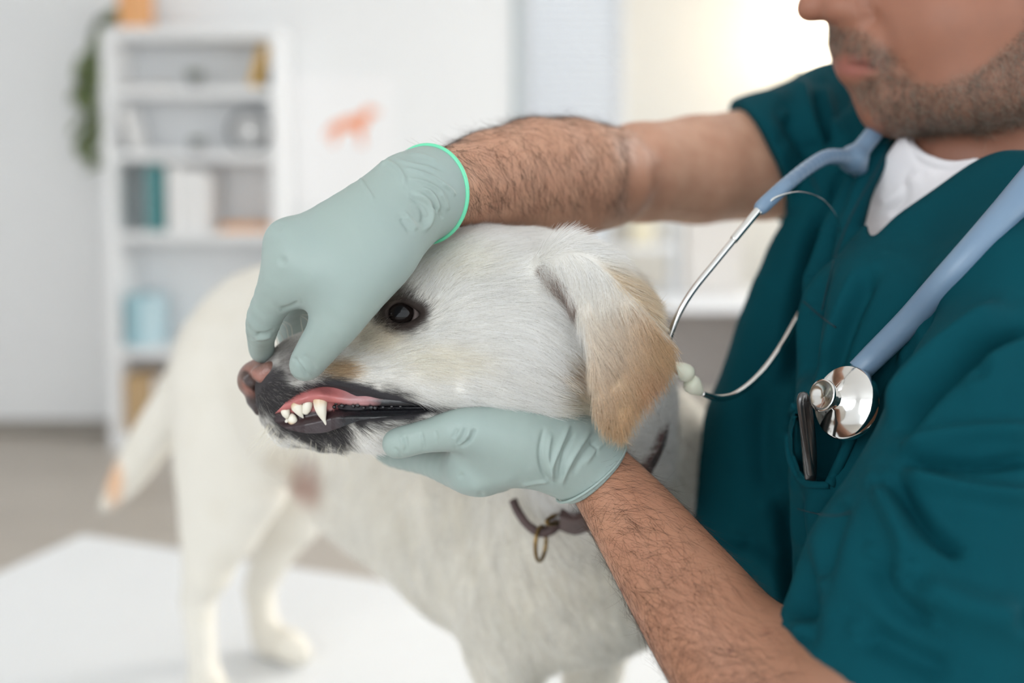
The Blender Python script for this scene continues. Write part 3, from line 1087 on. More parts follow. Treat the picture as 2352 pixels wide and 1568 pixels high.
def coat(p, px, py, d):
    """natural coat colour at a place on the dog"""
    n1, n2 = vnoise(p, 180), vnoise(p, 34)
    c = np.tile(C_BASE, (len(px), 1))
    c = c * (0.95 + 0.10 * n2)[:, None]

    def mix(w, k):
        nonlocal c
        w = np.clip(w, 0, 1)[:, None]
        c = c * (1 - w) + np.asarray(k) * w
    head = d < 0.665
    h = head.astype(float)
    mix(h * 0.45 * blob(px, py, (1000, 600), (140, 60)), (0.76, 0.70, 0.56))
    mix(h * 0.50 * blob(px, py, (850, 770), (75, 50)) * (0.6 + 0.6 * n2), (0.58, 0.43, 0.24))
    mix(h * 0.35 * blob(px, py, (1000, 830), (120, 45)), (0.70, 0.60, 0.42))
    mix(h * 0.85 * blob(px, py, (778, 850), (48, 30)), (0.36, 0.22, 0.09))
    mix(h * 0.85 * blob(px, py, (640, 826), (76, 60)) * (0.5 + 0.9 * n1), (0.22, 0.20, 0.19))
    dd = poly_sdf(px, py, DARK)
    mix(h * smoothstep(16, -16, dd + 46 * (n1 - 0.5)), C_DARK)
    mix(h * blob(px, py, (797, 1050), (20, 14), 0.3) * (d > .585), C_DARK * 0.6)
    # eye rim
    ed = poly_sdf(px, py, spline(EYE, 4, True))
    mix(h * smoothstep(42, 10, ed + 14 * (n1 - 0.5) + 0.12 * (px - 920) * (px > 925)), (0.045, 0.030, 0.024))
    mix(h * 0.96 * blob(px, py, (926, 719), (60, 36), 0.3), (0.040, 0.028, 0.024))
    mix(h * 0.9 * blob(px, py, (878, 710), (34, 40)), (0.05, 0.036, 0.030))
    mix(h * 0.5 * blob(px, py, (885, 665), (40, 34)), (0.16, 0.13, 0.10))
    # ear
    ear = (d < 0.535) & (poly_sdf(px, py, spline(EAR, 4, True)) < 6)
    g = smoothstep(-60, 150, (px - 1352) * 0.86 + (py - 770) * 0.38 + 60 * (n2 - 0.5))
    mix(ear * (0.25 + 0.75 * g) * smoothstep(600, 740, py), C_TAN * (0.95 + 0.3 * n1[:, None]))
    mix(ear * 0.35 * blob(px, py, (1500, 890), (50, 60)), (0.40, 0.20, 0.12))
    mix(h * (1 - ear) * 0.7 * blob(px, py, (1345, 850), (70, 60)), C_TAN)
    mix(h * (1 - ear) * 0.5 * blob(px, py, (1330, 930), (80, 60)), (0.6, 0.47, 0.29))
    mix(h * (1 - ear) * 0.85 * smoothstep(26, 8, line_dist(px, py, [(1246, 630), (1276, 658), (1312, 698)])[0]), (0.16, 0.095, 0.07))
    mix(h * (1 - ear) * 0.8 * blob(px, py, (1455, 672), (105, 90)) * (px > 1340 + 0.2 * (py - 560)), (0.52, 0.385, 0.235))
    b = 1 - h
    mix(b * 0.35, (0.76, 0.70, 0.58))
    c = c * (1 - 0.09 * b)[:, None]
    mix(b * 0.45 * smoothstep(0.45, 0.75, n2), (0.66, 0.62, 0.54))
    mix(b * 0.8 * blob(px, py, (262, 1108), (24, 60)) * (d > 1.3), (0.70, 0.40, 0.22))
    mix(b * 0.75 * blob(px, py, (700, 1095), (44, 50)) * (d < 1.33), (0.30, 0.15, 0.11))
    mix(b * 0.5 * blob(px, py, (650, 1060), (50, 40)), (0.45, 0.38, 0.28))
    return np.clip(c, 0.01, 0.95)


vcol = coat(V, vpx, vpy, vd)
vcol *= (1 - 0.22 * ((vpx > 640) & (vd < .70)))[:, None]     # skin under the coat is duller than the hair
# bare lips and gum pocket
lip = poly_sdf(vpx, vpy, spline(MOUTH, 4, True))
upper_lip = spline([(640, 950), (668, 910), (700, 892), (745, 872), (835, 884), (905, 907), (1003, 937), (930, 934), (830, 908), (745, 891), (700, 902), (655, 945)], 4, True)
lower_lip = spline([(768, 962), (830, 950), (930, 944), (1002, 938), (965, 956), (905, 965), (840, 969), (790, 970)], 4, True)
bare = np.maximum(smoothstep(4, -4, poly_sdf(vpx, vpy, upper_lip)), smoothstep(4, -4, poly_sdf(vpx, vpy, lower_lip))) * (vd < .6)
bare = np.maximum(bare, smoothstep(3, -3, lip) * (vd < .6))
vcol = vcol * (1 - bare[:, None]) + np.array([0.034, 0.032, 0.036]) * bare[:, None]

M_skin_dog = mat('short_cream_coat', attr=True, rough=0.72, bump=[(900, 0.25, 0.0006)], spec=0.25)
dog = tag(empty('dog', (float(P(1200, 1500, .85)[0]), float(P(1200, 1500, .85)[1]), TZ)), 'cream labrador dog standing on the white table, lip lifted to show its teeth', 'dog')
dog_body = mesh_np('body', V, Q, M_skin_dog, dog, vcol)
bpy.context.view_layer.update()
from mathutils.bvhtree import BVHTree
BV = BVHTree.FromPolygons([tuple(v) for v in V.tolist()], [tuple(q) for q in Q.tolist()])


def hit(px, py, bv=None):
    o = np.array([0, 0, CAM_Z])
    d = P(px, py, 1.0) - o
    r = (bv or BV).ray_cast(Vector(o), Vector(d).normalized())
    if r[0] is None:
        return None, None, None
    return np.array(r[0]), np.array(r[1]), unP(*r[0])[2]


# ------------------------------------------------------------------ coat of hair
def flow(p, px, py, d):
    """direction the coat lies, as a picture-plane angle lifted into space"""
    ang = np.zeros(len(px))
    # away from the nose over the head, turning down behind the cheek
    ang += np.arctan2(py - 820, np.maximum(px - 420, 60)) * 0.55
    ang += 0.30 * smoothstep(950, 1300, px)
    ang += 0.5 * blob(px, py, (1300, 760), (130, 150))
    ang -= 0.9 * blob(px, py, (960, 665), (80, 70))
    ear = (d < 0.535) & (poly_sdf(px, py, spline(EAR, 3, True)) < 8)
    ea = 1.15 + 0.25 * smoothstep(700, 950, py) - 0.25 * smoothstep(1400, 1530, px)
    ang = np.where(ear, ea, ang)
    bodyish = smoothstep(0.63, 0.72, d)
    ang = ang * (1 - bodyish) + 1.25 * bodyish
    chin = blob(px, py, (720, 1000), (150, 45), 0.4)
    ang = ang * (1 - chin) + 0.55 * chin
    ang += 0.5 * (vnoise(p, 45) - 0.5)
    v = np.stack([np.cos(ang), 0.12 * np.ones_like(ang), -np.sin(ang)], 1)
    return v, ear


def grow(name, weight, n, length, rad, lift, npts=4, jitter=0.10, spread=0.12, curl=0.05):
    p, f = scatter(V, Q, weight, n)
    nn = NV[Q[f]].mean(1)
    nn /= np.linalg.norm(nn, axis=1, keepdims=True)
    px, py, d = unP(p[:, 0], p[:, 1], p[:, 2])
    v, ear = flow(p, px, py, d)
    v = v + RNG.normal(size=v.shape) * spread
    v -= nn * (v * nn).sum(1, keepdims=True)
    v /= np.linalg.norm(v, axis=1, keepdims=True) + 1e-9
    c = coat(p + RNG.normal(size=p.shape) * 0.0015, px + RNG.normal(size=n) * 5, py + RNG.normal(size=n) * 5, d)
    c = (1 - (1 - np.clip(c, 0, 0.97)) ** 1.85) * (1 + jitter * RNG.normal(size=n))[:, None]
    dk = RNG.random(n) < 0.03
    c[dk] *= 0.6
    # muzzle: pale hairs sprinkled in the dark
    pale = (RNG.random(n) < 0.16) & (c.mean(1) < 0.2) & (poly_sdf(px, py, spline(EYE, 3, True)) > 40)
    c[pale] = np.array([0.42, 0.40, 0.37]) * (0.6 + 0.6 * RNG.random((pale.sum(), 1)))
    L = length(px, py, d, ear) * (0.65 + 0.6 * RNG.random(n))
    return hair(name, p, v, nn, L, rad, np.clip(c, 0.01, 0.97), M_hair_dog, dog, npts, lift, curl=curl)


M_hair_dog = hair_mat('cream_hair', 0.55)
near = ((vpx > 540) & (vpx < 1640) & (vpy > 470) & (vpy < 1120) & (vd < 0.70)).astype(float)
view = V - np.array([0, 0, CAM_Z])
view /= np.linalg.norm(view, axis=1, keepdims=True)
facing = -(NV * view).sum(1)
near *= (facing > -0.45)
NOSE = spline([(548, 850), (556, 830), (600, 812), (630, 812), (632, 835), (615, 870), (600, 890), (588, 912), (575, 925), (560, 900)], 4, True)
nosed = poly_sdf(vpx, vpy, NOSE)
dens = near * (1 - np.clip(bare * 1.5, 0, 1)) * (poly_sdf(vpx, vpy, spline(EYE, 4, True)) > 7) * (nosed > -3)
dens *= 1 - 0.75 * blob(vpx, vpy, (880, 715), (26, 26))


def len_head(px, py, d, ear):
    L = 0.0105 + 0.004 * smoothstep(950, 1250, px)
    L = np.where(px < 720, 0.0050, L)
    L = np.where((px >= 720) & (px < 900), 0.0050 + 0.0055 * (px - 720) / 180, L)
    L = np.where(ear, 0.011, L)
    e = poly_sdf(px, py, spline(EYE, 3, True))
    L *= 0.45 + 0.55 * smoothstep(8, 50, e)
    return L


grow('head_fur', dens * (vd < .665), 165000, len_head, 0.00007, 0.23)
grow('neck_fur', near * (vd > .60) * (vpx > 1250), 26000, lambda px, py, d, ear: 0.022 + 0 * px, 0.00013, 0.3, 5, spread=0.22)
chest = ((vpx > 650) & (vpx < 1680) & (vpy > 560) & (vpy < 1640) & (vd > 0.62) & (facing > -0.4)) * smoothstep(1.12, 0.80, vd)
grow('chest_fur', chest, 52000, lambda px, py, d, ear: 0.022 + 0 * px, 0.00022, 0.25, 5, spread=0.25)

# ------------------------------------------------------------------ nose
M_nose = mat('liver_pink_nose', attr=True, rough=0.38, bump=[(700, 0.5, 0.0007)], spec=0.5, coat=0.15)
G = Field(axis(-0.175, 0, [(-0.125, 0.0007)]), axis(0.55, 0, [(0.635, 0.0009)]), axis(1.105, 0, [(1.168, 0.0007)]))
G.chain([(584, 860, DM, 32), (612, 842, DM, 28), (636, 836, DM, 20)], 0.006, 2.0)
G.chain([(581, 880, DM, 27), (592, 908, DM, 22)], 0.006, 1.7)
G.chain([(600, 866, .567, 27), (620, 850, .565, 21)], 0.006)
G.chain([(585, 920, DM, 14), (594, 944, DM, 10)], 0.005, 1.2)
G.chain([(566, 866, .558, 13), (578, 884, .562, 10), (602, 892, .562, 6)], 0.004, op='sub')
G.chain([(558, 860, .564, 12), (572, 876, .568, 14), (592, 889, .566, 9)], 0.003, op='sub')
gv, gq = clean(*G.skin(2))
gx, gy, gd = unP(gv[:, 0], gv[:, 1], gv[:, 2])
gc = np.tile([0.30, 0.135, 0.105], (len(gv), 1))
w = blob(gx, gy, (612, 832), (60, 22), 0.5)[:, None]
gc = gc * (1 - 0.55 * w) + np.array([0.12, 0.075, 0.06]) * 0.55 * w
w = smoothstep(17, 7, line_dist(gx, gy, [(562, 862), (574, 878), (592, 890)])[0])[:, None]
gc = gc * (1 - 0.92 * w) + np.array([0.018, 0.010, 0.009]) * 0.92 * w  # nostril hollow painted dark in place of shade inside it
w = smoothstep(566, 552, gx)[:, None] * 0.7
gc = gc * (1 - w) + np.array([0.12, 0.07, 0.055]) * w
w = smoothstep(895, 920, gy)[:, None]
gc = gc * (1 - w) + np.array([0.05, 0.035, 0.035]) * w
mesh_np('nose', gv, gq, M_nose, dog, gc)
del G

# ------------------------------------------------------------------ eye
ec = P(924, 719, .5568)
er = 0.0112
M_eye = mat('dark_wet_eye', attr=True, rough=0.04, spec=0.35)
V2, Q2 = [], []
ns, nr = 40, 24
look = P(904, 713, .50) - ec
look /= np.linalg.norm(look)
Me = np.array(frame_z((0, 0, 0), look))[:3, :3]
cols = []
for i in range(nr + 1):
    th = math.pi * i / nr
    for s in range(ns):
        a = 2 * math.pi * s / ns
        r = er * (1.0 + 0.045 * math.exp(-(th / 0.5) ** 2))
        V2.append(ec + r * (Me @ np.array([math.sin(th) * math.cos(a), math.sin(th) * math.sin(a), math.cos(th)])))
        if th < 0.30: c = (0.006, 0.006, 0.008)
        elif th < 0.60: c = (0.013, 0.009, 0.008)
        elif th < 0.70: c = (0.012, 0.008, 0.008)
        else: c = (0.50, 0.40, 0.37)
        cols.append(c)
for i in range(nr):
    for s in range(ns):
        t = (s + 1) % ns
        Q2.append((i * ns + s, i * ns + t, (i + 1) * ns + t, (i + 1) * ns + s))
mesh_np('eye', np.array(V2), np.array(Q2)[:, ::-1], M_eye, dog, np.array(cols))

# ------------------------------------------------------------------ inside the lifted lip
M_gum = mat('wet_gum', attr=True, rough=0.25, spec=0.5, sss=0.06, bump=[(140, 0.35, 0.0015), (900, 0.2, 0.0004)])
M_tooth = mat('ivory_tooth', attr=True, rough=0.28, spec=0.5, sss=0.15, sss_r=(1, .8, .6), coat=0.3)
gw, gh = 260, 80
xs_ = np.linspace(632, 1000, gw)
gv, gc = [], []
top = spline([(632, 948), (650, 930), (672, 900), (705, 880), (745, 873), (800, 880), (870, 902), (930, 924), (1000, 936)], 12)
bot = spline([(632, 968), (660, 985), (700, 994), (740, 994), (775, 984), (830, 965), (900, 956), (950, 950), (1000, 940)], 12)
for i, x in enumerate(xs_):
    yt, yb = np.interp(x, top[:, 0], top[:, 1]), np.interp(x, bot[:, 0], bot[:, 1])
    for j in range(gh):
        t = j / (gh - 1)
        y = yt + (yb - yt) * t
        base = float(np.interp(x, [632, 700, 760, 850, 950, 1000], [.5595, .5535, .5515, .5435, .5375, .534]))
        gumline = np.interp(x, [632, 668, 700, 735, 765, 800, 870], [950, 938, 925, 921, 925, 930, 934])
        jaw = np.interp(x, [632, 700, 770, 1000], [966, 956, 940, 936])
        dz = 0.0
        if y < gumline: dz -= 0.0045 * math.exp(-((y - (gumline - 10)) / 16) ** 2) * (1.0 - 0.55 * float(smoothstep(750, 830, x)))
        dz -= 0.004 * math.exp(-((x - 735) / 26) ** 2) * math.exp(-((y - 906) / 18) ** 2)
        dz -= 0.002 * math.exp(-((x - 690) / 12) ** 2) * math.exp(-((y - 918) / 14) ** 2)
        dz += 0.004 * smoothstep(-4, 6, y - gumline) * (1 - smoothstep(-6, 6, y - jaw)) * float(smoothstep(750, 790, x))
        if y > jaw:
            dz -= 0.0035 * smoothstep(0, 22, y - jaw)
        gv.append(P(x, y, base + dz))
        pk = float(smoothstep(765, 815, x))
        pink = np.array([0.46, 0.15, 0.145]) * (1 - pk) + np.array([0.40, 0.20, 0.205]) * pk
        wet = np.array([0.030, 0.016, 0.018])
        blk = np.array([0.008, 0.008, 0.010])
        edge = 3.5 * math.sin(x * 0.19) + 2.0 * math.sin(x * 0.47 + 1)
        lim = np.interp(x, [632, 760, 772, 800, 868, 885, 1000], [948, 940, 934, 928, 934, 914, 902])
        k1 = float(smoothstep(-4, 6, y - lim - (edge if x > 765 else 0)))
        k2 = float(smoothstep(760, 800, x))
        low = wet * (1 - k2) + blk * k2
        c = pink * (1 - k1) + low * k1
        if x > 830:
            q = float(smoothstep(836, 892, x + 0.8 * (y - 915) + 4 * math.sin(y * 0.5)))
            c = c * (1 - q) + blk * q
        gc.append(c)
gq = [(i * gh + j, i * gh + j + 1, (i + 1) * gh + j + 1, (i + 1) * gh + j) for i in range(gw - 1) for j in range(gh - 1)]
mesh_np('gums', np.array(gv), np.array(gq), M_gum, dog, np.array(gc))


def tooth(pts, rads, d0, flat=0.8):
    pp = spline([(a, b) for a, b in pts], 7)
    t = np.linspace(0, 1, len(pp))
    rr = np.interp(t, np.linspace(0, 1, len(rads)), rads)
    q = np.array([P(a, b, d0 - 0.0012 * math.sin(math.pi * s)) for (a, b), s in zip(pp, t)])
    Vt, Qt = tube_mesh(q, rr * d0 / FPX, 16, True, flat)
    seg = 16
    tt = np.concatenate([np.repeat(t, seg), [0, 1]])
    c = np.array([0.74, 0.70, 0.60])[None] * np.ones((len(Vt), 1))
    k = smoothstep(0.35, 0.0, tt)[:, None]
    c = c * (1 - k) + np.array([0.62, 0.42, 0.24]) * k
    return mesh_np('tooth', Vt, Qt, M_tooth, dog, c)


tooth([(735, 916), (737, 938), (743, 960), (750, 978)], [17, 15.5, 11, 4.2, 1.0], 0.5490)      # canine
tooth([(709, 913), (707, 928), (703, 944), (705, 950)], [9, 12, 11.5, 9, 3], 0.5530)
tooth([(680, 928), (684, 938), (690, 950), (697, 960)], [13, 14, 10, 5.5, 1.2], 0.5530)
tooth([(655, 934), (656, 946), (659, 956), (661, 962)], [10, 11.5, 9.5, 6, 1.5], 0.5570)
tooth([(647, 936), (648, 948), (650, 958)], [6, 7.5, 5.5, 1.5], 0.5630)
tooth([(672, 968), (672, 960), (670, 951)], [11, 11.5, 8.5, 3], 0.5555)                                 # lower incisor
tooth([(660, 970), (660, 965), (660, 960)], [6, 6, 4, 2], 0.5580)

# papillae along the black lower lip
M_blk = mat('black_lip_skin', (0.012, 0.012, 0.014), 0.25, spec=0.6, coat=0.4, noise=(300, (0.03, 0.025, 0.028), 0.5))
for (x, y, r) in ((772, 925, 5), (784, 923, 5), (795, 926, 4), (768, 934, 5), (786, 931, 6), (812, 932, 5), (822, 930, 6), (836, 936, 4), (853, 935, 6), (862, 936, 5), (880, 935, 4), (900, 933, 4), (920, 933, 4)):
    c = P(x, y, float(np.interp(x, [700, 760, 850, 950], [.553, .5515, .5432, .537])))
    G_ = [(r * math.sin(a) * .5525 / FPX, -r * math.cos(a) * .5525 / FPX) for a in np.linspace(0, math.pi, 8)]
    lathe('lip_papilla', G_, M_blk, dog, 12, frame_z(c, (0, -1, 0.4)))

# ------------------------------------------------------------------ whiskers
M_whisk = mat('pale_whisker', (0.80, 0.75, 0.62), 0.35, spec=0.6)
rw = random.Random(11)
wl = []
for _ in range(46):
    x = rw.uniform(600, 800)
    y = np.interp(x, [600, 650, 700, 800], [965, 1004, 1020, 1032]) + rw.uniform(-14, 4)
    wl.append((x, y, rw.uniform(-75, -20) if x < 700 else rw.uniform(-30, 40), rw.uniform(30, 85)))
for (x, y, dx, L) in wl:
    p, n, d = hit(x, y)
    if p is None or d > .62:
        continue
    a = unP(*p)
    dd = 0.02 * rw.uniform(-1, .4)
    pts = spline([p, P(a[0] + dx * 0.35, a[1] + L * 0.5, d + dd * .5), P(a[0] + dx * 0.8, a[1] + L, d + dd)], 5)
    tube('whisker', pts, np.linspace(0.00010, 0.00003, len(pts)), M_whisk, dog, 6)
for (x0, y0, x1, y1, x2, y2) in ((640, 790, 632, 770, 628, 756), (652, 776, 640, 757, 625, 752), (663, 772, 657, 750, 640, 738), (672, 768, 668, 748, 652, 738),
                                 (697, 762, 692, 742, 690, 728), (706, 760, 708, 738, 690, 724), (716, 762, 722, 730, 694, 722), (730, 890, 690, 880, 672, 872)):
    p, n, d = hit(x0, y0 + 8)
    if p is None:
        continue
    pts = spline([p, P(x1, y1, d - .004), P(x2, y2, d - .002)], 6)
    tube('whisker', pts, np.linspace(0.00018, 0.00005, len(pts)), M_whisk, dog, 6)
# ================================================================== the vet
vet = tag(empty('person', (float(P(2150, 1000, .66)[0]), float(P(2150, 1000, .66)[1]), 0)),
          'bearded person in teal scrubs and mint gloves examining the dog', 'person')
M_skin = mat('skin_painted_shade', attr=True, rough=0.5, spec=0.35, sss=0.08, bump=[(260, 0.12, 0.0008), (1400, 0.25, 0.0003)], noise=(70, (0.36, 0.155, 0.095), 0.35))
B = Field(axis(-0.075, 0, [(0.66, 0.0026)]), axis(0.42, 0, [(0.96, 0.0028)]), axis(0.86, 0, [(1.60, 0.0026)]))
FOREARM_NEAR = [(1372, 1083, .565, 74), (1455, 1190, .55, 98), (1565, 1345, .525, 126), (1680, 1506, .50, 150), (1840, 1740, .475, 165)]
B.chain([(1330, 1040, .57, 60)] + FOREARM_NEAR, 0.012, n=4)
B.chain([(1840, 1740, .475, 165), (2060, 1500, .47, 180), (2250, 1100, .49, 160), (2360, 760, .54, 140), (2290, 560, .68, 150)], 0.03)
# far arm
B.chain([(985, 438, .556, 70), (1010, 432, .566, 82), (1065, 425, .588, 94), (1130, 412, .612, 112), (1230, 404, .645, 132), (1310, 408, .672, 136), (1380, 408, .70, 120)], 0.015)
B.chain([(1420, 402, .735, 100), (1470, 396, .75, 112), (1600, 390, .785, 122), (1750, 375, .82, 128), (1900, 330, .88, 110)], 0.022)
B.chain([(1900, 330, .88, 110), (2080, 430, .81, 110), (2230, 470, .74, 150)], 0.04)
# trunk under the clothes
B.chain([(2200, 500, .755, 150), (2110, 800, .72, 170), (2070, 1150, .70, 180), (2050, 1400, .68, 200)], 0.04, 0.9)
# neck and head
B.chain([(2280, 60, .70, 180), (2260, 250, .70, 165), (2220, 430, .71, 175)], 0.03)
B.chain([(2050, 236, .675, 62), (2200, 226, .645, 70), (2390, 190, .64, 78)], 0.02)
B.chain([(2050, 236, .685, 66), (1995, 188, .685, 40)], 0.02, 1.3)
B.ell(P(2290, -190, .70), (.105, .078, .118), 0.03)
B.chain([(2030, 20, .685, 118), (2170, 60, .66, 150), (2320, 40, .65, 150)], 0.03, 1.1)
B.chain([(1985, -180, .69, 60), (2100, -260, .69, 90)], 0.03, 1.6)
B.chain([(1958, 100, .685, 44), (2010, 120, .675, 60)], 0.015, 1.5)      # upper lip
B.chain([(1940, 137, .685, 20), (1975, 146, .672, 16), (2008, 158, .660, 9)], 0.008, 1.4)
B.chain([(1950, 166, .685, 22), (1985, 166, .672, 18), (2008, 162, .660, 9)], 0.008, 1.4)
B.chain([(1950, -130, .685, 44), (1895, -20, .685, 40), (1862, 18, .685, 34)], 0.015)   # nose
B.chain([(1925, 18, .668, 30), (1960, 22, .664, 30)], 0.012)
B.chain([(1925, 18, .702, 30), (1960, 22, .706, 30)], 0.012)
B.chain([(1995, -130, .640, 40), (2050, -130, .625, 30)], 0.02, op='sub')               # eye socket
B.chain([(1995, -130, .732, 40), (2050, -130, .745, 30)], 0.02, op='sub')
for ed_ in (.660, .712):
    B.ball((2002, -122, ed_), 44, 0.010)
B.chain([(2395, -40, .612, 60), (2400, -140, .612, 50)], 0.012)                          # ear
bv_, bq_ = clean(*B.skin(2))
del B
bv_ = folds(bv_, bq_, [([(2000, 20), (2020, 70), (2040, 130), (2060, 180)], -0.0035, 26, 26), ([(1938, 150), (1975, 154), (2014, 163)], -0.0045, 7, 7), ([(1985, 8), (2003, 30), (1990, 48)], -0.004, 12, 12),
                       ([(1455, 290), (1470, 380), (1450, 470), (1420, 510)], -0.004, 26, 26)])
bx, by, bd = unP(bv_[:, 0], bv_[:, 1], bv_[:, 2])
bc = np.tile([0.46, 0.235, 0.145], (len(bv_), 1))
def bmix(w, k):
    global bc
    w = np.clip(w, 0, 1)[:, None]
    bc = bc * (1 - w) + np.asarray(k) * w
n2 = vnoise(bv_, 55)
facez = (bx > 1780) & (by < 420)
bmix(facez * 0.85, (0.27, 0.115, 0.075))  # face darkened in its colour, standing in for the shade on it
bmix(smoothstep(1300, 1500, bx) * (bd < .6) * (by > 900) * 0.5, (0.34, 0.155, 0.09))
bmix(facez * 0.9 * blob(bx, by, (1962, 152), (56, 28)), (0.30, 0.10, 0.085))
BEARD = spline([(1903, 62), (1940, 58), (2000, 85), (2040, 120), (2075, 170), (2120, 190), (2200, 170), (2300, 110), (2420, 40), (2460, 260), (2300, 296), (2200, 308),
                (2100, 314), (2030, 295), (1970, 235), (1945, 192), (1975, 178), (2015, 172), (2020, 155), (1990, 140), (1940, 124), (1912, 118)], 4, True)
beard_w = smoothstep(14, -14, poly_sdf(bx, by, BEARD) + 30 * (n2 - 0.5)) * facez
bmix(beard_w * 0.6, (0.15, 0.10, 0.07))
bmix(facez * (by < -330), (0.05, 0.03, 0.02))
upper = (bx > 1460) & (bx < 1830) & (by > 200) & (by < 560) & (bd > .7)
bmix(((bd > .55) & (by < 600) & (bx < 1830)) * 0.45, (0.58, 0.34, 0.235))  # far arm lightened in its colour, standing in for brighter light there
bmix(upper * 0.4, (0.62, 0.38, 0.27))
bmix(blob(bx, by, (1480, 400), (60, 110)) * 0.3 * (bd > .66), (0.45, 0.19, 0.12))
for mx_, my_, mr in ((1428, 1356, 5), (1619, 1388, 4), (1672, 1496, 6), (1755, 1450, 7), (1462, 1230, 3)):
    bmix(blob(bx, by, (mx_, my_), (mr, mr), 0.4) * (bd < .6), (0.16, 0.06, 0.04))
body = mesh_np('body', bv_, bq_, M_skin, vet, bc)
bn_ = vnormals(bv_, bq_)
bview = bv_ - np.array([0, 0, CAM_Z])
bview /= np.linalg.norm(bview, axis=1, keepdims=True)
bface = -(bn_ * bview).sum(1)

M_bodyhair = hair_mat('dark_body_hair', 0.25, 0.35)


def body_hair(name, w, n, flow_fn, length, rad, color, lift, curl, npts=5, spread=0.3, grey=0.0):
    p, f = scatter(bv_, bq_, w, n)
    nn = bn_[bq_[f]].mean(1)
    nn /= np.linalg.norm(nn, axis=1, keepdims=True)
    px, py, d = unP(p[:, 0], p[:, 1], p[:, 2])
    v = flow_fn(p, px, py) + RNG.normal(size=p.shape) * spread
    v -= nn * (v * nn).sum(1, keepdims=True)
    v /= np.linalg.norm(v, axis=1, keepdims=True) + 1e-9
    c = np.tile(color, (n, 1)) * (0.6 + 0.8 * RNG.random((n, 1)))
    g = RNG.random(n) < grey
    c[g] = np.array([0.38, 0.33, 0.27]) * (0.6 + 0.5 * RNG.random((g.sum(), 1)))
    return hair(name, p, v, nn, length * (0.5 + RNG.random(n)), rad, c, M_bodyhair, vet, npts, lift, curl=curl)


def flow_near(p, px, py):
    a = 0.35 + 1.2 * (vnoise(p, 22) - 0.5) + 0.006 * (px - 1372 - (py - 1083) * 0.70)
    return np.stack([np.cos(a), 0 * a, -np.sin(a)], 1)


def flow_far(p, px, py):
    a = 2.2 - 0.0068 * (py - 280) + 0.6 * (vnoise(p, 30) - 0.5)
    return np.stack([-np.cos(a) * -1, 0 * a, -np.sin(np.abs(a))], 1)


wn = ((bd < .58) & (bx < 1840) & (by > 1015) & (by < 1640) & (bface > -0.25)).astype(float)
wn *= 0.25 + 0.75 * smoothstep(90, -30, (bx - 1372) * 0.815 - (by - 1083) * 0.58 - 20)
body_hair('arm_hair', wn, 3600, flow_near, 0.0135, 0.000034, (0.07, 0.036, 0.022), 0.20, 0.16)
wf = ((bd > .55) & (bd < .72) & (bx > 990) & (bx < 1440) & (by < 560) & (bface > -0.3)).astype(float) * (by < 480)
body_hair('arm_hair', wf, 3600, flow_far, 0.012, 0.00005, (0.06, 0.032, 0.02), 0.2, 0.2)
body_hair('beard', beard_w * (bface > -0.5), 11000, lambda p, px, py: np.stack([0.35 + 0 * px, -0.1 + 0 * px, -0.8 + 0 * px], 1), 0.0055, 0.00008, (0.085, 0.058, 0.04), 0.55, 0.3, 4, 0.5, 0.42)

headw = ((by < -300) | ((bx > 2330) & (by < -60) & (bd > .60))) & (bd < .9) & (bx > 1800)
body_hair('head_hair', headw.astype(float), 9000, lambda p, px, py: np.stack([0.7 + 0 * px, 0 * px, -0.5 + 0 * px], 1), 0.028, 0.00012, (0.06, 0.042, 0.03), 0.35, 0.15, 5, 0.25, 0.1)
browz = blob(bx, by, (2010, -178), (80, 16)) * facez
body_hair('eyebrow', browz, 900, lambda p, px, py: np.stack([0.8 + 0 * px, 0 * px, -0.2 + 0 * px], 1), 0.010, 0.00008, (0.05, 0.034, 0.025), 0.3, 0.1, 4, 0.25)
M_lash = mat('dark_lash', (0.03, 0.02, 0.016), 0.6, noise=(300, (0.05, 0.035, 0.03), 0.5))
for ed_, s_ in ((.660, -1), (.712, 1)):   # lowered lids, marked by the lash line
    c_ = P(2002, -122, ed_)
    pts_ = [c_ + 0.0140 * np.array([-math.cos(a) * 0.92, s_ * math.sin(a), -0.42]) / math.hypot(1, 0.30) for a in np.linspace(-0.5, 1.5, 14)]
    tube('eyelash', pts_, 0.0007, M_lash, vet, 8)

# ------------------------------------------------------------------ scrub top
M_scrub = mat('teal_scrub_cloth', lin(6, 66, 76), 0.85, spec=0.08, noise=(26, lin(5, 60, 70), 0.6), bump=[(1500, 0.12, 0.0003), (30, 0.12, 0.006)])
S = Field(axis(0.095, 0, [(0.60, 0.0024)]), axis(0.36, 0, [(0.98, 0.0026)]), axis(0.76, 0, [(1.46, 0.0024)]))
S.chain([(2020, 265, .79, 62), (1982, 380, .785, 104), (1938, 480, .778, 112), (1890, 620, .767, 130), (1850, 800, .757, 156), (1806, 1000, .745, 186), (1806, 1250, .74, 222),
         (1850, 1560, .74, 245), (1900, 2000, .74, 250)], 0.02, 1.0)
hem0, hemn = P(1753, 368, .80), np.array([-0.914, 0.0, -0.406])
S.chain([(1680, 400, .79, 146), (1753, 368, .82, 148), (1930, 305, .875, 158), (2050, 330, .86, 150)], 0.008, clip=[(hem0, hemn)])
S.chain([(2060, 585, .615, 70), (2040, 760, .605, 200), (2025, 1000, .592, 192), (2065, 1300, .58, 232), (2080, 1700, .58, 260), (2080, 2000, .60, 270)], 0.006)
S.chain([(2060, 590, .63, 66), (2200, 520, .62, 110), (2352, 480, .61, 148), (2480, 520, .60, 180)], 0.03)
S.chain([(2200, 700, .66, 220), (2200, 1100, .64, 260), (2200, 2000, .64, 300)], 0.05)
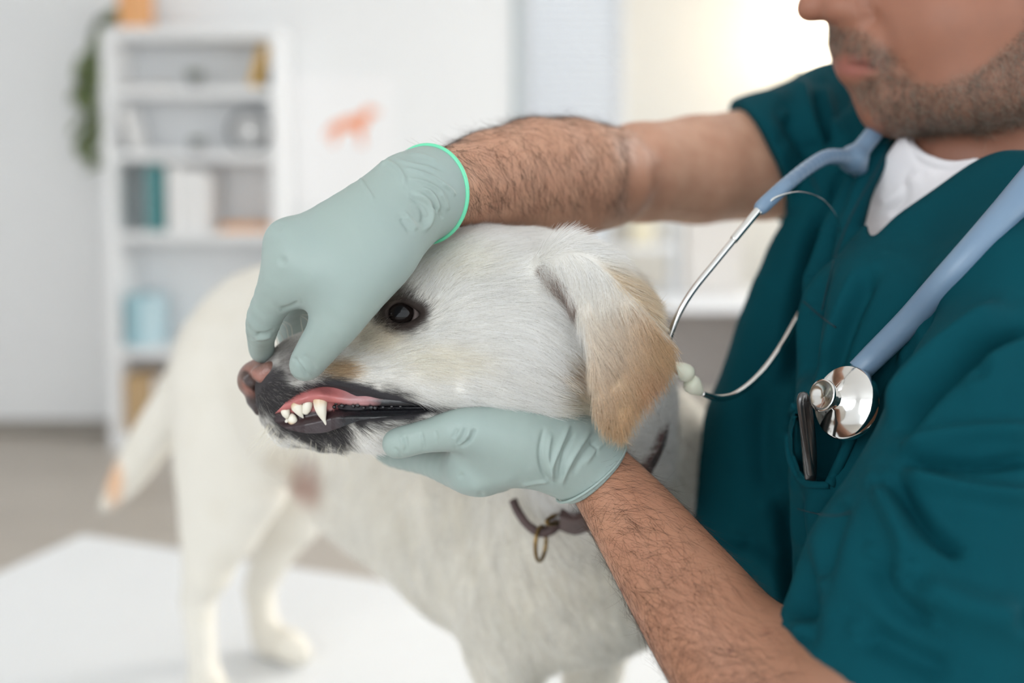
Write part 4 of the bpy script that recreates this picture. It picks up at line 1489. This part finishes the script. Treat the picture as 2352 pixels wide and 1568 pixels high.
S.chain([(2040, 322, .705, 28), (1972, 432, .682, 37), (1932, 535, .664, 46), (1906, 650, .648, 60), (1930, 760, .63, 90)], 0.004)
h1a = P(1825, 1450, .447)
h1v = P(1866, 1568, .388) - h1a
h1n = P(2040, 1720, .44) - P(2150, 1380, .448)
h1n = h1n - h1v * (h1n @ h1v) / (h1v @ h1v)
S.chain([(2420, 560, .56, 180), (2370, 700, .515, 190), (2320, 880, .485, 190)], 0.06)
S.chain([(2300, 900, .478, 195), (2275, 1000, .47, 218), (2150, 1380, .448, 296), (2040, 1720, .44, 330)], 0.012, clip=[(h1a, h1n)])
# neck opening
NECK = [(2074, 268), (2050, 350), (2032, 395), (2004, 460), (1998, 546), (2060, 494), (2140, 438), (2232, 374), (2300, 346), (2420, 320), (2420, 100), (2120, 200)]
S.slab(NECK, lambda px, py: 0.60 + 0 * px, 0.16, 0.004, 0.003, op='sub')
# breast pocket mouth
PKT = [(1832, 938), (1852, 926), (1890, 962), (1926, 1000), (1920, 1050), (1902, 1103), (1850, 1098), (1826, 1060), (1817, 1002)]
S.chain([(1886, 915, .580, 50), (1882, 1010, .578, 64), (1888, 1110, .578, 68), (1900, 1220, .578, 72)], 0.010, 1.4)
S.slab([(a + 6, b) for a, b in PKT], lambda px, py: 0.566 + 0 * px, 0.046, 0.003, 0.0025, op='sub')
sv, sq = clean(*S.skin(2))
del S
sv = folds(sv, sq, [
    # folds fanning from the near armpit
    ([(2050, 1040), (2150, 1010), (2260, 990), (2400, 985)], 0.0082, 15, 28),
    ([(2050, 1058), (2150, 1062), (2260, 1064), (2400, 1050)], -0.0092, 13, 13),
    ([(2055, 1082), (2140, 1110), (2250, 1130), (2400, 1140)], 0.0082, 17, 25),
    ([(2040, 1085), (2090, 1160), (2150, 1230), (2230, 1280)], -0.0109, 17, 18),
    ([(2020, 1110), (2060, 1200), (2100, 1290)], 0.0092, 18, 25),
    ([(2050, 1020), (2110, 925), (2200, 840), (2300, 780), (2420, 740)], -0.0146, 20, 18),
    ([(2040, 990), (2090, 890), (2200, 780), (2330, 690)], 0.0092, 22, 20),
    ([(2130, 640), (2060, 780), (2010, 900), (1990, 980)], -0.0073, 22, 22),
    ([(2200, 600), (2110, 740), (2050, 860)], 0.0055, 22, 25),
    ([(2250, 860), (2330, 800), (2420, 770)], 0.0073, 25, 34),
    ([(2100, 1330), (2200, 1380), (2352, 1420)], 0.0092, 34, 51),
    ([(1960, 1440), (2080, 1500), (2200, 1560)], -0.0073, 34, 34),
    ([(2000, 1260), (2060, 1370), (2150, 1440)], -0.0073, 25, 34),
    # placket and chest
    ([(2010, 600), (1955, 720), (1905, 860), (1880, 940)], -0.009, 22, 20),
    ([(1985, 590), (1925, 720), (1880, 850)], 0.003, 18, 18),
    ([(1790, 560), (1730, 740), (1690, 900), (1660, 1060)], 0.006, 34, 40),
    ([(1895, 470), (1858, 590), (1834, 700), (1820, 800), (1808, 905)], -0.022, 38, 20),
    ([(1790, 1130), (1806, 1240), (1816, 1330), (1822, 1440)], -0.020, 38, 20),
    ([(1760, 860), (1745, 1000), (1755, 1150)], -0.010, 36, 26),
    ([(1700, 1240), (1770, 1300), (1810, 1360)], 0.006, 26, 26),
    ([(1640, 1230), (1720, 1245), (1790, 1290)], -0.004, 22, 22),
    ([(1850, 1120), (1845, 1250), (1840, 1400)], 0.004, 24, 24),
    ([(1935, 1130), (1900, 1240), (1875, 1340)], -0.006, 26, 20),
    # far sleeve
    ([(1835, 172), (1850, 250), (1870, 320), (1905, 368)], 0.010, 20, 14),
    ([(1865, 210), (1880, 290), (1915, 350)], -0.008, 16, 14),
    ([(1885, 190), (1900, 260), (1930, 320)], 0.006, 18, 16),
    ([(1800, 260), (1830, 310), (1868, 360)], -0.007, 18, 18),
    ([(1790, 190), (1770, 260), (1790, 330)], 0.003, 30, 30),
    # far chest ridges under the tubing
    ([(1965, 240), (1905, 335), (1862, 420)], 0.004, 14, 14),
    ([(1990, 300), (1950, 380), (1905, 470), (1870, 560)], -0.006, 22, 22),
])
scrub = mesh_np('scrub_top', sv, sq, M_scrub, vet)
BS = BVHTree.FromPolygons([tuple(v) for v in sv.tolist()], [tuple(q) for q in sq.tolist()])


def on_scrub(px, py, off):
    p, n, d = hit(px, py, BS)
    return P(px, py, (d if d else 0.66) - off)


# stitched seams, as thin raised threads
M_seam = mat('dark_seam', lin(9, 44, 52), 0.9, noise=(300, lin(14, 60, 70), 0.6))
def seam(pl, r=0.0006, off=0.0002, n=6):
    pts = [on_scrub(x, y, off) for x, y in spline(pl, n)]
    tube('seam', pts, r, M_seam, scrub, 6)
seam([(2060, 300), (2010, 395), (1960, 485), (1928, 560), (1905, 640), (1888, 712)])
seam([(1846, 692), (1880, 722), (1920, 752)])
seam([(1862, 402), (1872, 425), (1882, 444)])
seam([(1832, 1168), (1870, 1178), (1915, 1184), (1955, 1176)], 0.0004)
# pocket lip
def lip_pts(pl, off):
    return [on_scrub(x, y, off) for x, y in spline(pl, 5)]
tube('pocket_hem', lip_pts([(1826, 930), (1813, 965), (1810, 1005), (1818, 1062), (1846, 1108), (1905, 1114)], 0.0005), 0.0022, M_scrub, scrub, 10)
tube('pocket_hem', lip_pts([(1905, 1114), (1935, 1050), (1965, 985)], 0.0005), 0.0030, M_scrub, scrub, 10)

# ------------------------------------------------------------------ undershirt
M_tee = mat('white_jersey', (0.86, 0.83, 0.85), 0.85, sheen=0.2, bump=[(900, 0.15, 0.0003), (40, 0.15, 0.004)], noise=(30, (0.82, 0.79, 0.82), 0.5))
T = Field(axis(0.19, 0, [(0.42, 0.0017)]), axis(0.52, 0, [(0.82, 0.0020)]), axis(1.16, 0, [(1.36, 0.0017)]))
teed = lambda px, py: 0.700 - 0.00026 * (px - 1998) - 0.0000006 * np.clip(px - 1998, 0, 999) * np.clip(py - 380, 0, 300)
T.slab([(2078, 302), (2088, 330), (2112, 356), (2150, 372), (2192, 380), (2240, 374), (2330, 420), (2200, 640), (1960, 620), (1950, 520), (1985, 430), (2040, 350)], teed, 0.004, 0.003, 0.003)
T.chain([(2082, 306, .690, 9), (2096, 338, .678, 9), (2120, 358, .668, 9), (2155, 372, .657, 9), (2195, 378, .648, 9), (2245, 371, .636, 9)], 0.004)
T.chain([(2080, 304, .70, 9), (2110, 318, .74, 16), (2150, 322, .77, 18)], 0.006)
tv, tq = clean(*T.skin(2))
tv = folds(tv, tq, [([(2010, 470), (2060, 450), (2120, 400)], 0.003, 14, 18), ([(2040, 500), (2075, 455), (2090, 410)], -0.003, 12, 12), ([(2085, 330), (2110, 372), (2160, 392), (2240, 388)], -0.0015, 8, 8)])
mesh_np('undershirt', tv, tq, M_tee, vet)
del T

# trousers, standing behind the table end
M_trou = mat('teal_trousers', lin(20, 80, 92), 0.85, noise=(26, lin(16, 70, 84), 0.6))
hx_, hy_ = float(P(2080, 1500, .66)[0]), float(P(2080, 1500, .66)[1])
T = Field(axis(0.06, 0, [(0.62, 0.012)]), axis(0.36, 0, [(0.98, 0.012)]), axis(0.0, 0, [(0.90, 0.012)]))
for sx, syy in ((-0.03, 0.10), (0.05, -0.10)):
    T.cone((hx_ + sx * .6, hy_ + syy * .6, 0.84), 0.105, (hx_ + sx, hy_ + syy, 0.45), 0.08, 0.05)
    T.cone((hx_ + sx, hy_ + syy, 0.45), 0.08, (hx_ + sx, hy_ + syy, 0.07), 0.062, 0.03)
tv, tq = clean(*T.skin(2))
mesh_np('trousers', tv, tq, M_trou, vet)
M_shoe = mat('white_clog', (0.7, 0.7, 0.7), 0.5, noise=(30, (0.6, 0.6, 0.6), 0.4))
for sx, syy in ((-0.03, 0.10), (0.05, -0.10)):
    T = Field(axis(hx_ + sx - .26, 0, [(hx_ + sx + .1, 0.008)]), axis(hy_ + syy - .09, 0, [(hy_ + syy + .09, 0.008)]), axis(-0.01, 0, [(0.14, 0.008)]))
    T.cone((hx_ + sx, hy_ + syy, 0.05), 0.048, (hx_ + sx - .15, hy_ + syy, 0.04), 0.04, 0.02)
    tv, tq = clean(*T.skin(2))
    mesh_np('shoe', tv, tq, M_shoe, vet)
del T

# ------------------------------------------------------------------ gloves
M_glove = mat('mint_nitrile', lin(152, 167, 162), 0.46, spec=0.35, sss=0.08, sss_r=(.6, 1, .8), bump=[(35, 0.10, 0.004), (900, 0.08, 0.0003)], noise=(22, lin(148, 164, 162), 0.5))
M_rim = mat('rolled_mint_rim', lin(112, 214, 172), 0.4, spec=0.5, sss=0.1, noise=(40, lin(96, 200, 158), 0.6))
def rim_ring(vv, c, ad, u, w, n=72):
    """closed curve along the open edge of a cuff"""
    q = vv - c
    t = q @ ad
    m = (t > -0.0035) & (t < 0.002) & (np.linalg.norm(q, axis=1) < 0.045)
    x, y = q[m] @ u, q[m] @ w
    an, rr = np.arctan2(y, x), np.hypot(x, y)
    out = []
    for a in np.linspace(0, 2 * math.pi, n, endpoint=False):
        da = np.abs((an - a + math.pi) % (2 * math.pi) - math.pi)
        s_ = da < 0.09
        out.append(np.percentile(rr[s_], 96) if s_.sum() > 3 else np.nan)
    out = np.array(out)
    out = np.where(np.isnan(out), np.nanmean(out), out)
    for _ in range(3):
        out = 0.5 * out + 0.25 * (np.roll(out, 1) + np.roll(out, -1))
    pts = [c + r * (math.cos(a) * u + math.sin(a) * w) - ad * 0.0008 for a, r in zip(np.linspace(0, 2 * math.pi, n, endpoint=False), out)]
    return np.array(pts + [pts[0]])


H = Field(axis(-0.158, 0, [(-0.012, 0.00075)]), axis(0.475, 0, [(0.59, 0.00085), (0.660, 0.0016)]), axis(1.128, 0, [(1.292, 0.00075)]))
ax0, ax1 = P(1003, 432, .563), P(1065, 425, .588)
adir = (ax1 - ax0) / np.linalg.norm(ax1 - ax0)
adir = adir + np.array([0, 0, 0.0])
# back of the hand
rc = P(990, 434, .558)
H.chain([(985, 438, .560, 84), (940, 440, .552, 76), (800, 500, .530, 56), (668, 560, .524, 43)], 0.016, n=4, clip=[(rc, adir)])
H.chain([(960, 470, .552, 74), (860, 540, .526, 74), (720, 605, .516, 56)], 0.02, n=4, clip=[(rc, adir)])
H.chain([(915, 530, .545, 40), (880, 580, .530, 64), (800, 640, .516, 66)], 0.02, n=4)
H.ball((655, 548, .524), 30, 0.010)
# index finger over the bridge of the nose
H.chain([(668, 566, .522, 44), (652, 630, .522, 42), (609, 726, .538, 40), (600, 778, .562, 30), (602, 806, .574, 27)], 0.012, n=4)
H.chain([(735, 620, .520, 54), (676, 650, .522, 36)], 0.02, n=4)
# thumb
H.chain([(872, 596, .524, 60), (796, 712, .515, 55), (738, 788, .523, 46), (702, 838, .533, 37)], 0.012, n=4)
# the other fingers wrap the far side of the muzzle
H.chain([(735, 585, .545, 42), (668, 690, .592, 34), (662, 760, .625, 29), (690, 810, .640, 26)], 0.010, n=4)
H.chain([(800, 570, .560, 44), (722, 690, .605, 34), (706, 760, .636, 28), (730, 812, .645, 25)], 0.008, n=4)
H.chain([(860, 560, .570, 44), (780, 690, .625, 30), (770, 770, .645, 25)], 0.008, n=4)
# cuff
H.chain([(940, 442, .548, 78), (1000, 432, .562, 89), (1030, 428, .575, 91)], 0.010, clip=[(rc, adir)])
hv, hq = clean(*H.skin(2))
del H
hv = folds(hv, hq, [
    ([(862, 388), (886, 374), (910, 384), (926, 408), (930, 430)], 0.0016, 6, 6),
    ([(820, 400), (836, 424), (860, 462)], 0.0013, 4, 5), ([(802, 410), (806, 418), (803, 426)], 0.0008, 4, 4),
    ([(945, 442), (975, 456), (990, 480), (988, 508), (966, 538)], 0.0019, 6, 6),
    ([(938, 448), (962, 466), (974, 492), (966, 520)], -0.0012, 6, 6),
    ([(965, 430), (990, 442), (1006, 470), (1002, 498)], 0.0013, 4, 4),
    ([(928, 492), (946, 510), (957, 532)], 0.0014, 5, 5), ([(918, 500), (934, 520), (944, 534)], -0.0010, 5, 5),
    ([(900, 362), (940, 376), (980, 384), (1016, 400)], 0.0009, 4, 4), ([(915, 384), (960, 394), (1005, 412), (1038, 438)], 0.0010, 4, 4),
    ([(935, 352), (975, 358), (1010, 372)], 0.0009, 4, 4), ([(930, 410), (968, 416), (1004, 432), (1030, 458)], 0.0010, 4, 4),
    ([(950, 372), (985, 376), (1022, 394)], -0.0009, 5, 5), ([(1008, 440), (1024, 462), (1030, 486)], 0.0010, 4, 4),
    ([(1014, 420), (1036, 436), (1046, 452)], 0.0010, 4, 4), ([(985, 470), (1006, 484), (1018, 504)], -0.0009, 4, 4),
    ([(955, 462), (972, 478), (980, 500)], 0.0010, 4, 4), ([(884, 372), (905, 356), (930, 348)], 0.0012, 5, 5),
    ([(586, 768), (612, 766), (632, 756)], -0.0013, 4, 5), ([(582, 778), (606, 777), (628, 769)], 0.0009, 4, 4),
    ([(640, 712), (662, 706), (690, 692)], -0.0009, 5, 5),
    ([(670, 818), (690, 838), (707, 866)], -0.0010, 4, 4), ([(680, 822), (700, 842), (714, 862)], 0.0009, 4, 4),
    ([(662, 856), (680, 872), (702, 876)], -0.0009, 4, 4), ([(698, 812), (716, 836), (726, 852)], -0.0005, 5, 5),
    ([(640, 520), (655, 560), (650, 600)], 0.0010, 20, 24),
])
glove = mesh_np('glove', hv, hq, M_glove, vet)
uu = np.cross(adir, [0, 0, 1.0]); uu /= np.linalg.norm(uu)
ww = np.cross(uu, adir)
ring = rim_ring(hv, rc, adir, uu, ww)
tube('cuff_rim', ring, 0.0013, M_rim, glove, 10, cap=False)

L_ = Field(axis(-0.085, 0, [(0.085, 0.00075)]), axis(0.495, 0, [(0.60, 0.00085), (0.690, 0.0016)]), axis(1.055, 0, [(1.150, 0.00075)]))
lc, ln_ = P(1372, 1080, .560), (P(1455, 1190, .565) - P(1372, 1083, .565))
ln_[1] = 0
L_.chain([(912, 1018, .540, 34), (985, 1000, .536, 36), (1070, 985, .531, 48), (1180, 1002, .540, 66), (1300, 1040, .556, 74)], 0.010, n=4, clip=[(lc, ln_)])
L_.chain([(1085, 1066, .552, 58), (1180, 1026, .552, 82), (1260, 1024, .556, 80), (1330, 1062, .562, 74)], 0.018, n=4, clip=[(lc, ln_)])
L_.chain([(1110, 1085, .556, 44), (1060, 1078, .566, 46), (985, 1062, .586, 30), (905, 1048, .612, 24), (870, 1030, .630, 20)], 0.012, n=4)
L_.chain([(1120, 1080, .570, 44), (1040, 1070, .612, 30), (960, 1040, .645, 24)], 0.012, n=4)
L_.chain([(1150, 1080, .580, 44), (1090, 1060, .630, 30), (1030, 1020, .655, 24)], 0.012, n=4)
L_.chain([(1290, 1030, .557, 80), (1355, 1062, .565, 82), (1420, 1140, .556, 84)], 0.012, clip=[(lc, ln_)])
lv, lq = clean(*L_.skin(2))
del L_
lv = folds(lv, lq, [
    ([(1092, 980), (1078, 1010), (1052, 1030)], -0.0018, 4, 5), ([(1072, 980), (1060, 1004), (1048, 1022)], -0.0012, 4, 4), ([(1052, 982), (1040, 1008)], -0.0008, 4, 4),
    ([(1082, 990), (1068, 1012), (1054, 1026)], 0.0008, 4, 4),
    ([(928, 998), (934, 1020), (930, 1042)], -0.0008, 4, 4), ([(966, 990), (972, 1012), (974, 1036)], -0.0009, 3.5, 4), ([(904, 1026), (916, 1040), (922, 1052)], -0.0008, 4, 4), ([(920, 1000), (927, 1024)], 0.0006, 5, 5),
    ([(1000, 985), (1003, 1005), (1002, 1022)], -0.0006, 4, 4),
    ([(1252, 975), (1240, 1035), (1248, 1085), (1272, 1114)], -0.0015, 5, 5), ([(1268, 990), (1258, 1045), (1270, 1108)], 0.0012, 5, 5),
    ([(1312, 968), (1284, 1030), (1268, 1075), (1274, 1112)], 0.0018, 5, 6), ([(1325, 985), (1296, 1040), (1284, 1110)], -0.0013, 5, 5),
    ([(1362, 980), (1325, 1035), (1298, 1085), (1288, 1122)], 0.0018, 6, 6), ([(1380, 1000), (1340, 1045), (1312, 1095)], -0.0010, 6, 6),
    ([(1352, 1010), (1370, 1030), (1366, 1050)], -0.0007, 4, 4), ([(1404, 1004), (1372, 1030), (1340, 1070)], 0.0008, 5, 5),
    ([(1010, 1104), (1060, 1118), (1120, 1112), (1200, 1098)], 0.0010, 14, 18), ([(1196, 1114), (1230, 1108), (1265, 1106)], 0.0010, 4, 4),
    ([(1105, 1130), (1088, 1110), (1060, 1090)], 0.0012, 16, 16),
])
glove2 = mesh_np('glove', lv, lq, M_glove, vet)
adir2 = ln_ / np.linalg.norm(ln_)
uu = np.cross(adir2, [0, 0, 1.0]); uu /= np.linalg.norm(uu)
ww = np.cross(uu, adir2)
ring = rim_ring(lv, lc, adir2, uu, ww)
tube('cuff_rim', ring, 0.0008, M_glove, glove2, 10, cap=False)
# ================================================================== stethoscope
M_tube = mat('blue_rubber_tubing', lin(112, 136, 160), 0.35, spec=0.45, noise=(40, lin(104, 128, 154), 0.5), coat=0.1)
M_chrome = mat('polished_steel', (0.80, 0.79, 0.77), 0.12, 1.0, noise=(60, (0.74, 0.73, 0.71), 0.4))
M_tip = mat('ivory_ear_tip', lin(222, 224, 206), 0.35, spec=0.5, sss=0.1, noise=(60, lin(210, 212, 194), 0.4))
st = tag(empty('stethoscope', [float(v) for v in P(1960, 372, .655)]), 'blue and steel stethoscope hanging round the neck of the scrubs', 'stethoscope')


def px_tube(name, rows, m, parent, seg=16, n=8, cap=True):
    """rows: px, py, distance, radius px"""
    q = spline(np.array([[*P(a, b, c), r * c / FPX] for a, b, c, r in rows]), n)
    return tube(name, q[:, :3], q[:, 3], m, parent, seg, cap)


T = Field(axis(0.13, 0, [(0.27, 0.0011)]), axis(0.56, 0, [(0.74, 0.0014)]), axis(1.18, 0, [(1.36, 0.0011)]))
T.chain([(2085, 215, .70, 20), (2030, 278, .69, 20), (1992, 325, .68, 20), (1958, 366, .672, 21)], 0.008, n=5)
T.chain([(1958, 366, .672, 21), (1905, 360, .650, 18), (1860, 382, .63, 17), (1805, 425, .600, 17), (1764, 462, .592, 17), (1747, 478, .590, 16)], 0.008, n=5)
T.chain([(1958, 366, .672, 21), (1974, 392, .682, 18), (1978, 418, .705, 17), (1984, 450, .73, 16)], 0.008, n=5)
tv, tq = clean(*T.skin(2))
mesh_np('y_tubing', tv, tq, M_tube, st)
del T
px_tube('ear_tube', [(1752, 470, .590, 9.5), (1712, 518, .586, 9.5), (1684, 552, .584, 9.5)], M_chrome, st, 16)
px_tube('ear_tube', [(1690, 545, .584, 7.5), (1640, 606, .580, 7.5), (1595, 662, .576, 7.5), (1563, 712, .574, 7.5), (1543, 758, .574, 7.5), (1534, 800, .576, 7.5), (1545, 840, .578, 7.0), (1560, 862, .580, 6)], M_chrome, st, 16)
px_tube('ear_tube', [(1984, 450, .72, 7), (1950, 520, .72, 7), (1900, 615, .71, 7), (1860, 690, .685, 7), (1840, 716, .660, 7.5), (1792, 800, .622, 7.5), (1742, 864, .610, 7.5), (1692, 904, .600, 7.5), (1650, 914, .592, 7.5), (1612, 904, .586, 6.5)], M_chrome, st, 16)
px_tube('spring', [(1745, 490, .588, 5), (1765, 465, .588, 4), (1795, 448, .590, 2.5), (1840, 441, .598, 2.2), (1885, 456, .612, 2.2), (1912, 484, .628, 2.2), (1926, 514, .645, 2.2), (1930, 560, .660, 2.2)], M_chrome, st, 8)


def ear_tip(c, d, L, w):
    o = P(*c)
    z = P(*d) - o
    z = z / np.linalg.norm(z)
    k = c[2] / FPX
    prof = [(0.0, 0), (w * .55, L * .02), (w * .92, L * .16), (w, L * .34), (w * .86, L * .58), (w * .55, L * .82), (w * .3, L * .97), (0, L)]
    lathe('ear_tip', [(r * k, h * k) for r, h in prof], M_tip, st, 24, frame_z(o, z))


ear_tip((1590, 866, .582), (1548, 838, .580), 58, 21)
ear_tip((1578, 872, .584), (1614, 906, .586), 50, 22)
px_tube('ear_tip_link', [(1556, 858, .588, 5), (1580, 876, .587, 5), (1600, 892, .586, 5)], M_chrome, st, 10)

# near tube to the chest piece
rows = []
for a, b, r in ((2470, 300, 40), (2352, 440, 37), (2270, 535, 35), (2180, 635, 33), (2090, 735, 31), (2010, 815, 29), (1972, 852, 27)):
    p, n, d = hit(min(a, 2400), b, BS)
    rows.append((a, b, (d if d else 0.52), r))
dd_ = [min(r[2], 0.56) - 0.009 for r in rows]
dd_ = np.convolve(np.pad(dd_, 1, mode='edge'), [0.25, 0.5, 0.25], 'valid')
px_tube('tubing', [(r[0], r[1], float(np.clip(d_, .47, .545)), r[3]) for r, d_ in zip(rows, dd_)], M_tube, st, 24)
cp_d = float(min(hit(1940, 930, BS)[2] or .54, hit(1985, 930, BS)[2] or .54)) - 0.016
co = P(1936, 922, cp_d)
tocam = np.array([0, 0, CAM_Z]) - co
tocam /= np.linalg.norm(tocam)
nz = tocam + np.array([-1.5, 0.0, 0.46])
Mh = frame_z(co, nz, (0.3, 0, 1))
R0 = 86 * cp_d / FPX
lathe('diaphragm', [(0, -0.006), (R0 * .97, -0.006), (R0, -0.0045), (R0, -0.001), (R0 * .95, 0.0005), (R0 * .6, 0.0025), (R0 * .30, 0.0055), (R0 * .26, 0.007), (0, 0.007)], M_chrome, st, 56, Mh)
lathe('bell', [(R0 * .24, 0.005), (R0 * .26, 0.009), (R0 * .38, 0.0125), (R0 * .43, 0.015), (R0 * .43, 0.0165), (R0 * .36, 0.0165), (R0 * .2, 0.0145), (0, 0.014)], M_chrome, st, 48, Mh)
sp_ = np.array(Mh @ Vector((0, 0, 0.008)))
tube('stem', [sp_, P(1975, 850, float(np.clip(dd_[-1], .47, .545)))], 0.0032, M_chrome, st, 14)

# ------------------------------------------------------------------ pen clipped in the pocket
M_gun = mat('gunmetal', lin(112, 110, 110), 0.32, 0.9, noise=(80, lin(90, 90, 90), 0.5))
pen_d = float(hit(1838, 918, BS)[2] or .56)
pen = tag(empty('pen', [float(v) for v in P(1858, 1090, .562)]), 'gunmetal grey pen standing in the scrub chest pocket', 'pen')
px_tube('barrel', [(1862, 1110, .566, 12), (1860, 1060, .560, 16), (1856, 1000, .552, 17), (1848, 930, .543, 16), (1845, 915, .541, 13)], M_gun, pen, 16, 4)
px_tube('clip', [(1842, 908, .534, 8), (1838, 925, .533, 8), (1846, 985, .538, 8), (1856, 1050, .545, 8), (1862, 1088, .552, 9)], M_gun, pen, 12, 6)
px_tube('cap', [(1846, 918, .541, 13), (1844, 905, .540, 11), (1843, 900, .540, 5)], M_gun, pen, 14, 4)

# ------------------------------------------------------------------ collar
M_collar = mat('brown_leather', lin(86, 68, 66), 0.5, spec=0.4, noise=(80, lin(62, 48, 46), 0.7), bump=[(400, 0.3, 0.0005)])
M_bronze = mat('aged_bronze', lin(146, 118, 74), 0.3, 1.0, noise=(90, lin(96, 78, 50), 0.7))
clr = tag(empty('collar', [float(v) for v in P(1330, 1120, .68)]), 'brown leather dog collar with bronze rings', 'collar')


def band(name, rows, wid, thick, m, parent, n=6):
    """strap following the neck: rows px,py,d; width along the neck axis"""
    c = spline(np.array([P(*r) for r in rows]), n)
    mid = P(1345, 1080, .715)
    axn = P(1340, 1180, .76) - P(1345, 1000, .67)
    axn /= np.linalg.norm(axn)
    V_, Q_ = [], []
    for p in c:
        out = p - mid
        out -= axn * (out @ axn)
        out /= np.linalg.norm(out)
        for a, b in ((-1, 0), (1, 0), (1, 1), (-1, 1)):
            V_.append(p + axn * a * wid / 2 + out * b * thick)
    for i in range(len(c) - 1):
        for j in range(4):
            k = (j + 1) % 4
            Q_.append((i * 4 + j, i * 4 + k, (i + 1) * 4 + k, (i + 1) * 4 + j))
    Q_ += [(3, 2, 1, 0), tuple(len(V_) - 4 + j for j in range(4))]
    return mesh_np(name, np.array(V_), np.array(Q_), m, parent, smooth=False)


def near_dog(px, py, off=0.012):
    p, n, d = hit(px, py)
    return (px, py, (d if d else 0.70) - off)


band('strap', [near_dog(1290, 1185), near_dog(1325, 1195), near_dog(1370, 1175), near_dog(1420, 1130), near_dog(1465, 1085), near_dog(1492, 1045), near_dog(1512, 1000), (1530, 950, .70), (1520, 900, .74)], 0.022, 0.005, M_collar, clr)
d0 = near_dog(1240, 1200)[2]
px_tube('loop', [(1178, 1148, d0, 10), (1190, 1175, d0 - .004, 10), (1212, 1205, d0 - .008, 10), (1240, 1222, d0 - .010, 11), (1265, 1215, d0 - .010, 13), (1285, 1195, d0 - .006, 14), (1305, 1180, d0, 15)], M_collar, clr, 12)


def ring_obj(name, c, d, rx, ry, tilt, r, turn):
    pts = []
    for a in np.linspace(0, 2 * math.pi, 41):
        x, y = rx * math.cos(a), ry * math.sin(a)
        pts.append(P(c[0] + x * math.cos(tilt) - y * math.sin(tilt), c[1] + x * math.sin(tilt) + y * math.cos(tilt), d + turn * math.cos(a)))
    tube(name, pts, r * d / FPX, M_bronze, clr, 10, cap=False)


ring_obj('ring', (1242, 1248), d0 - .014, 12, 40, 0.08, 4.5, 0.010)
ring_obj('ring', (1288, 1188), d0 - .012, 34, 10, -0.35, 5.0, 0.010)
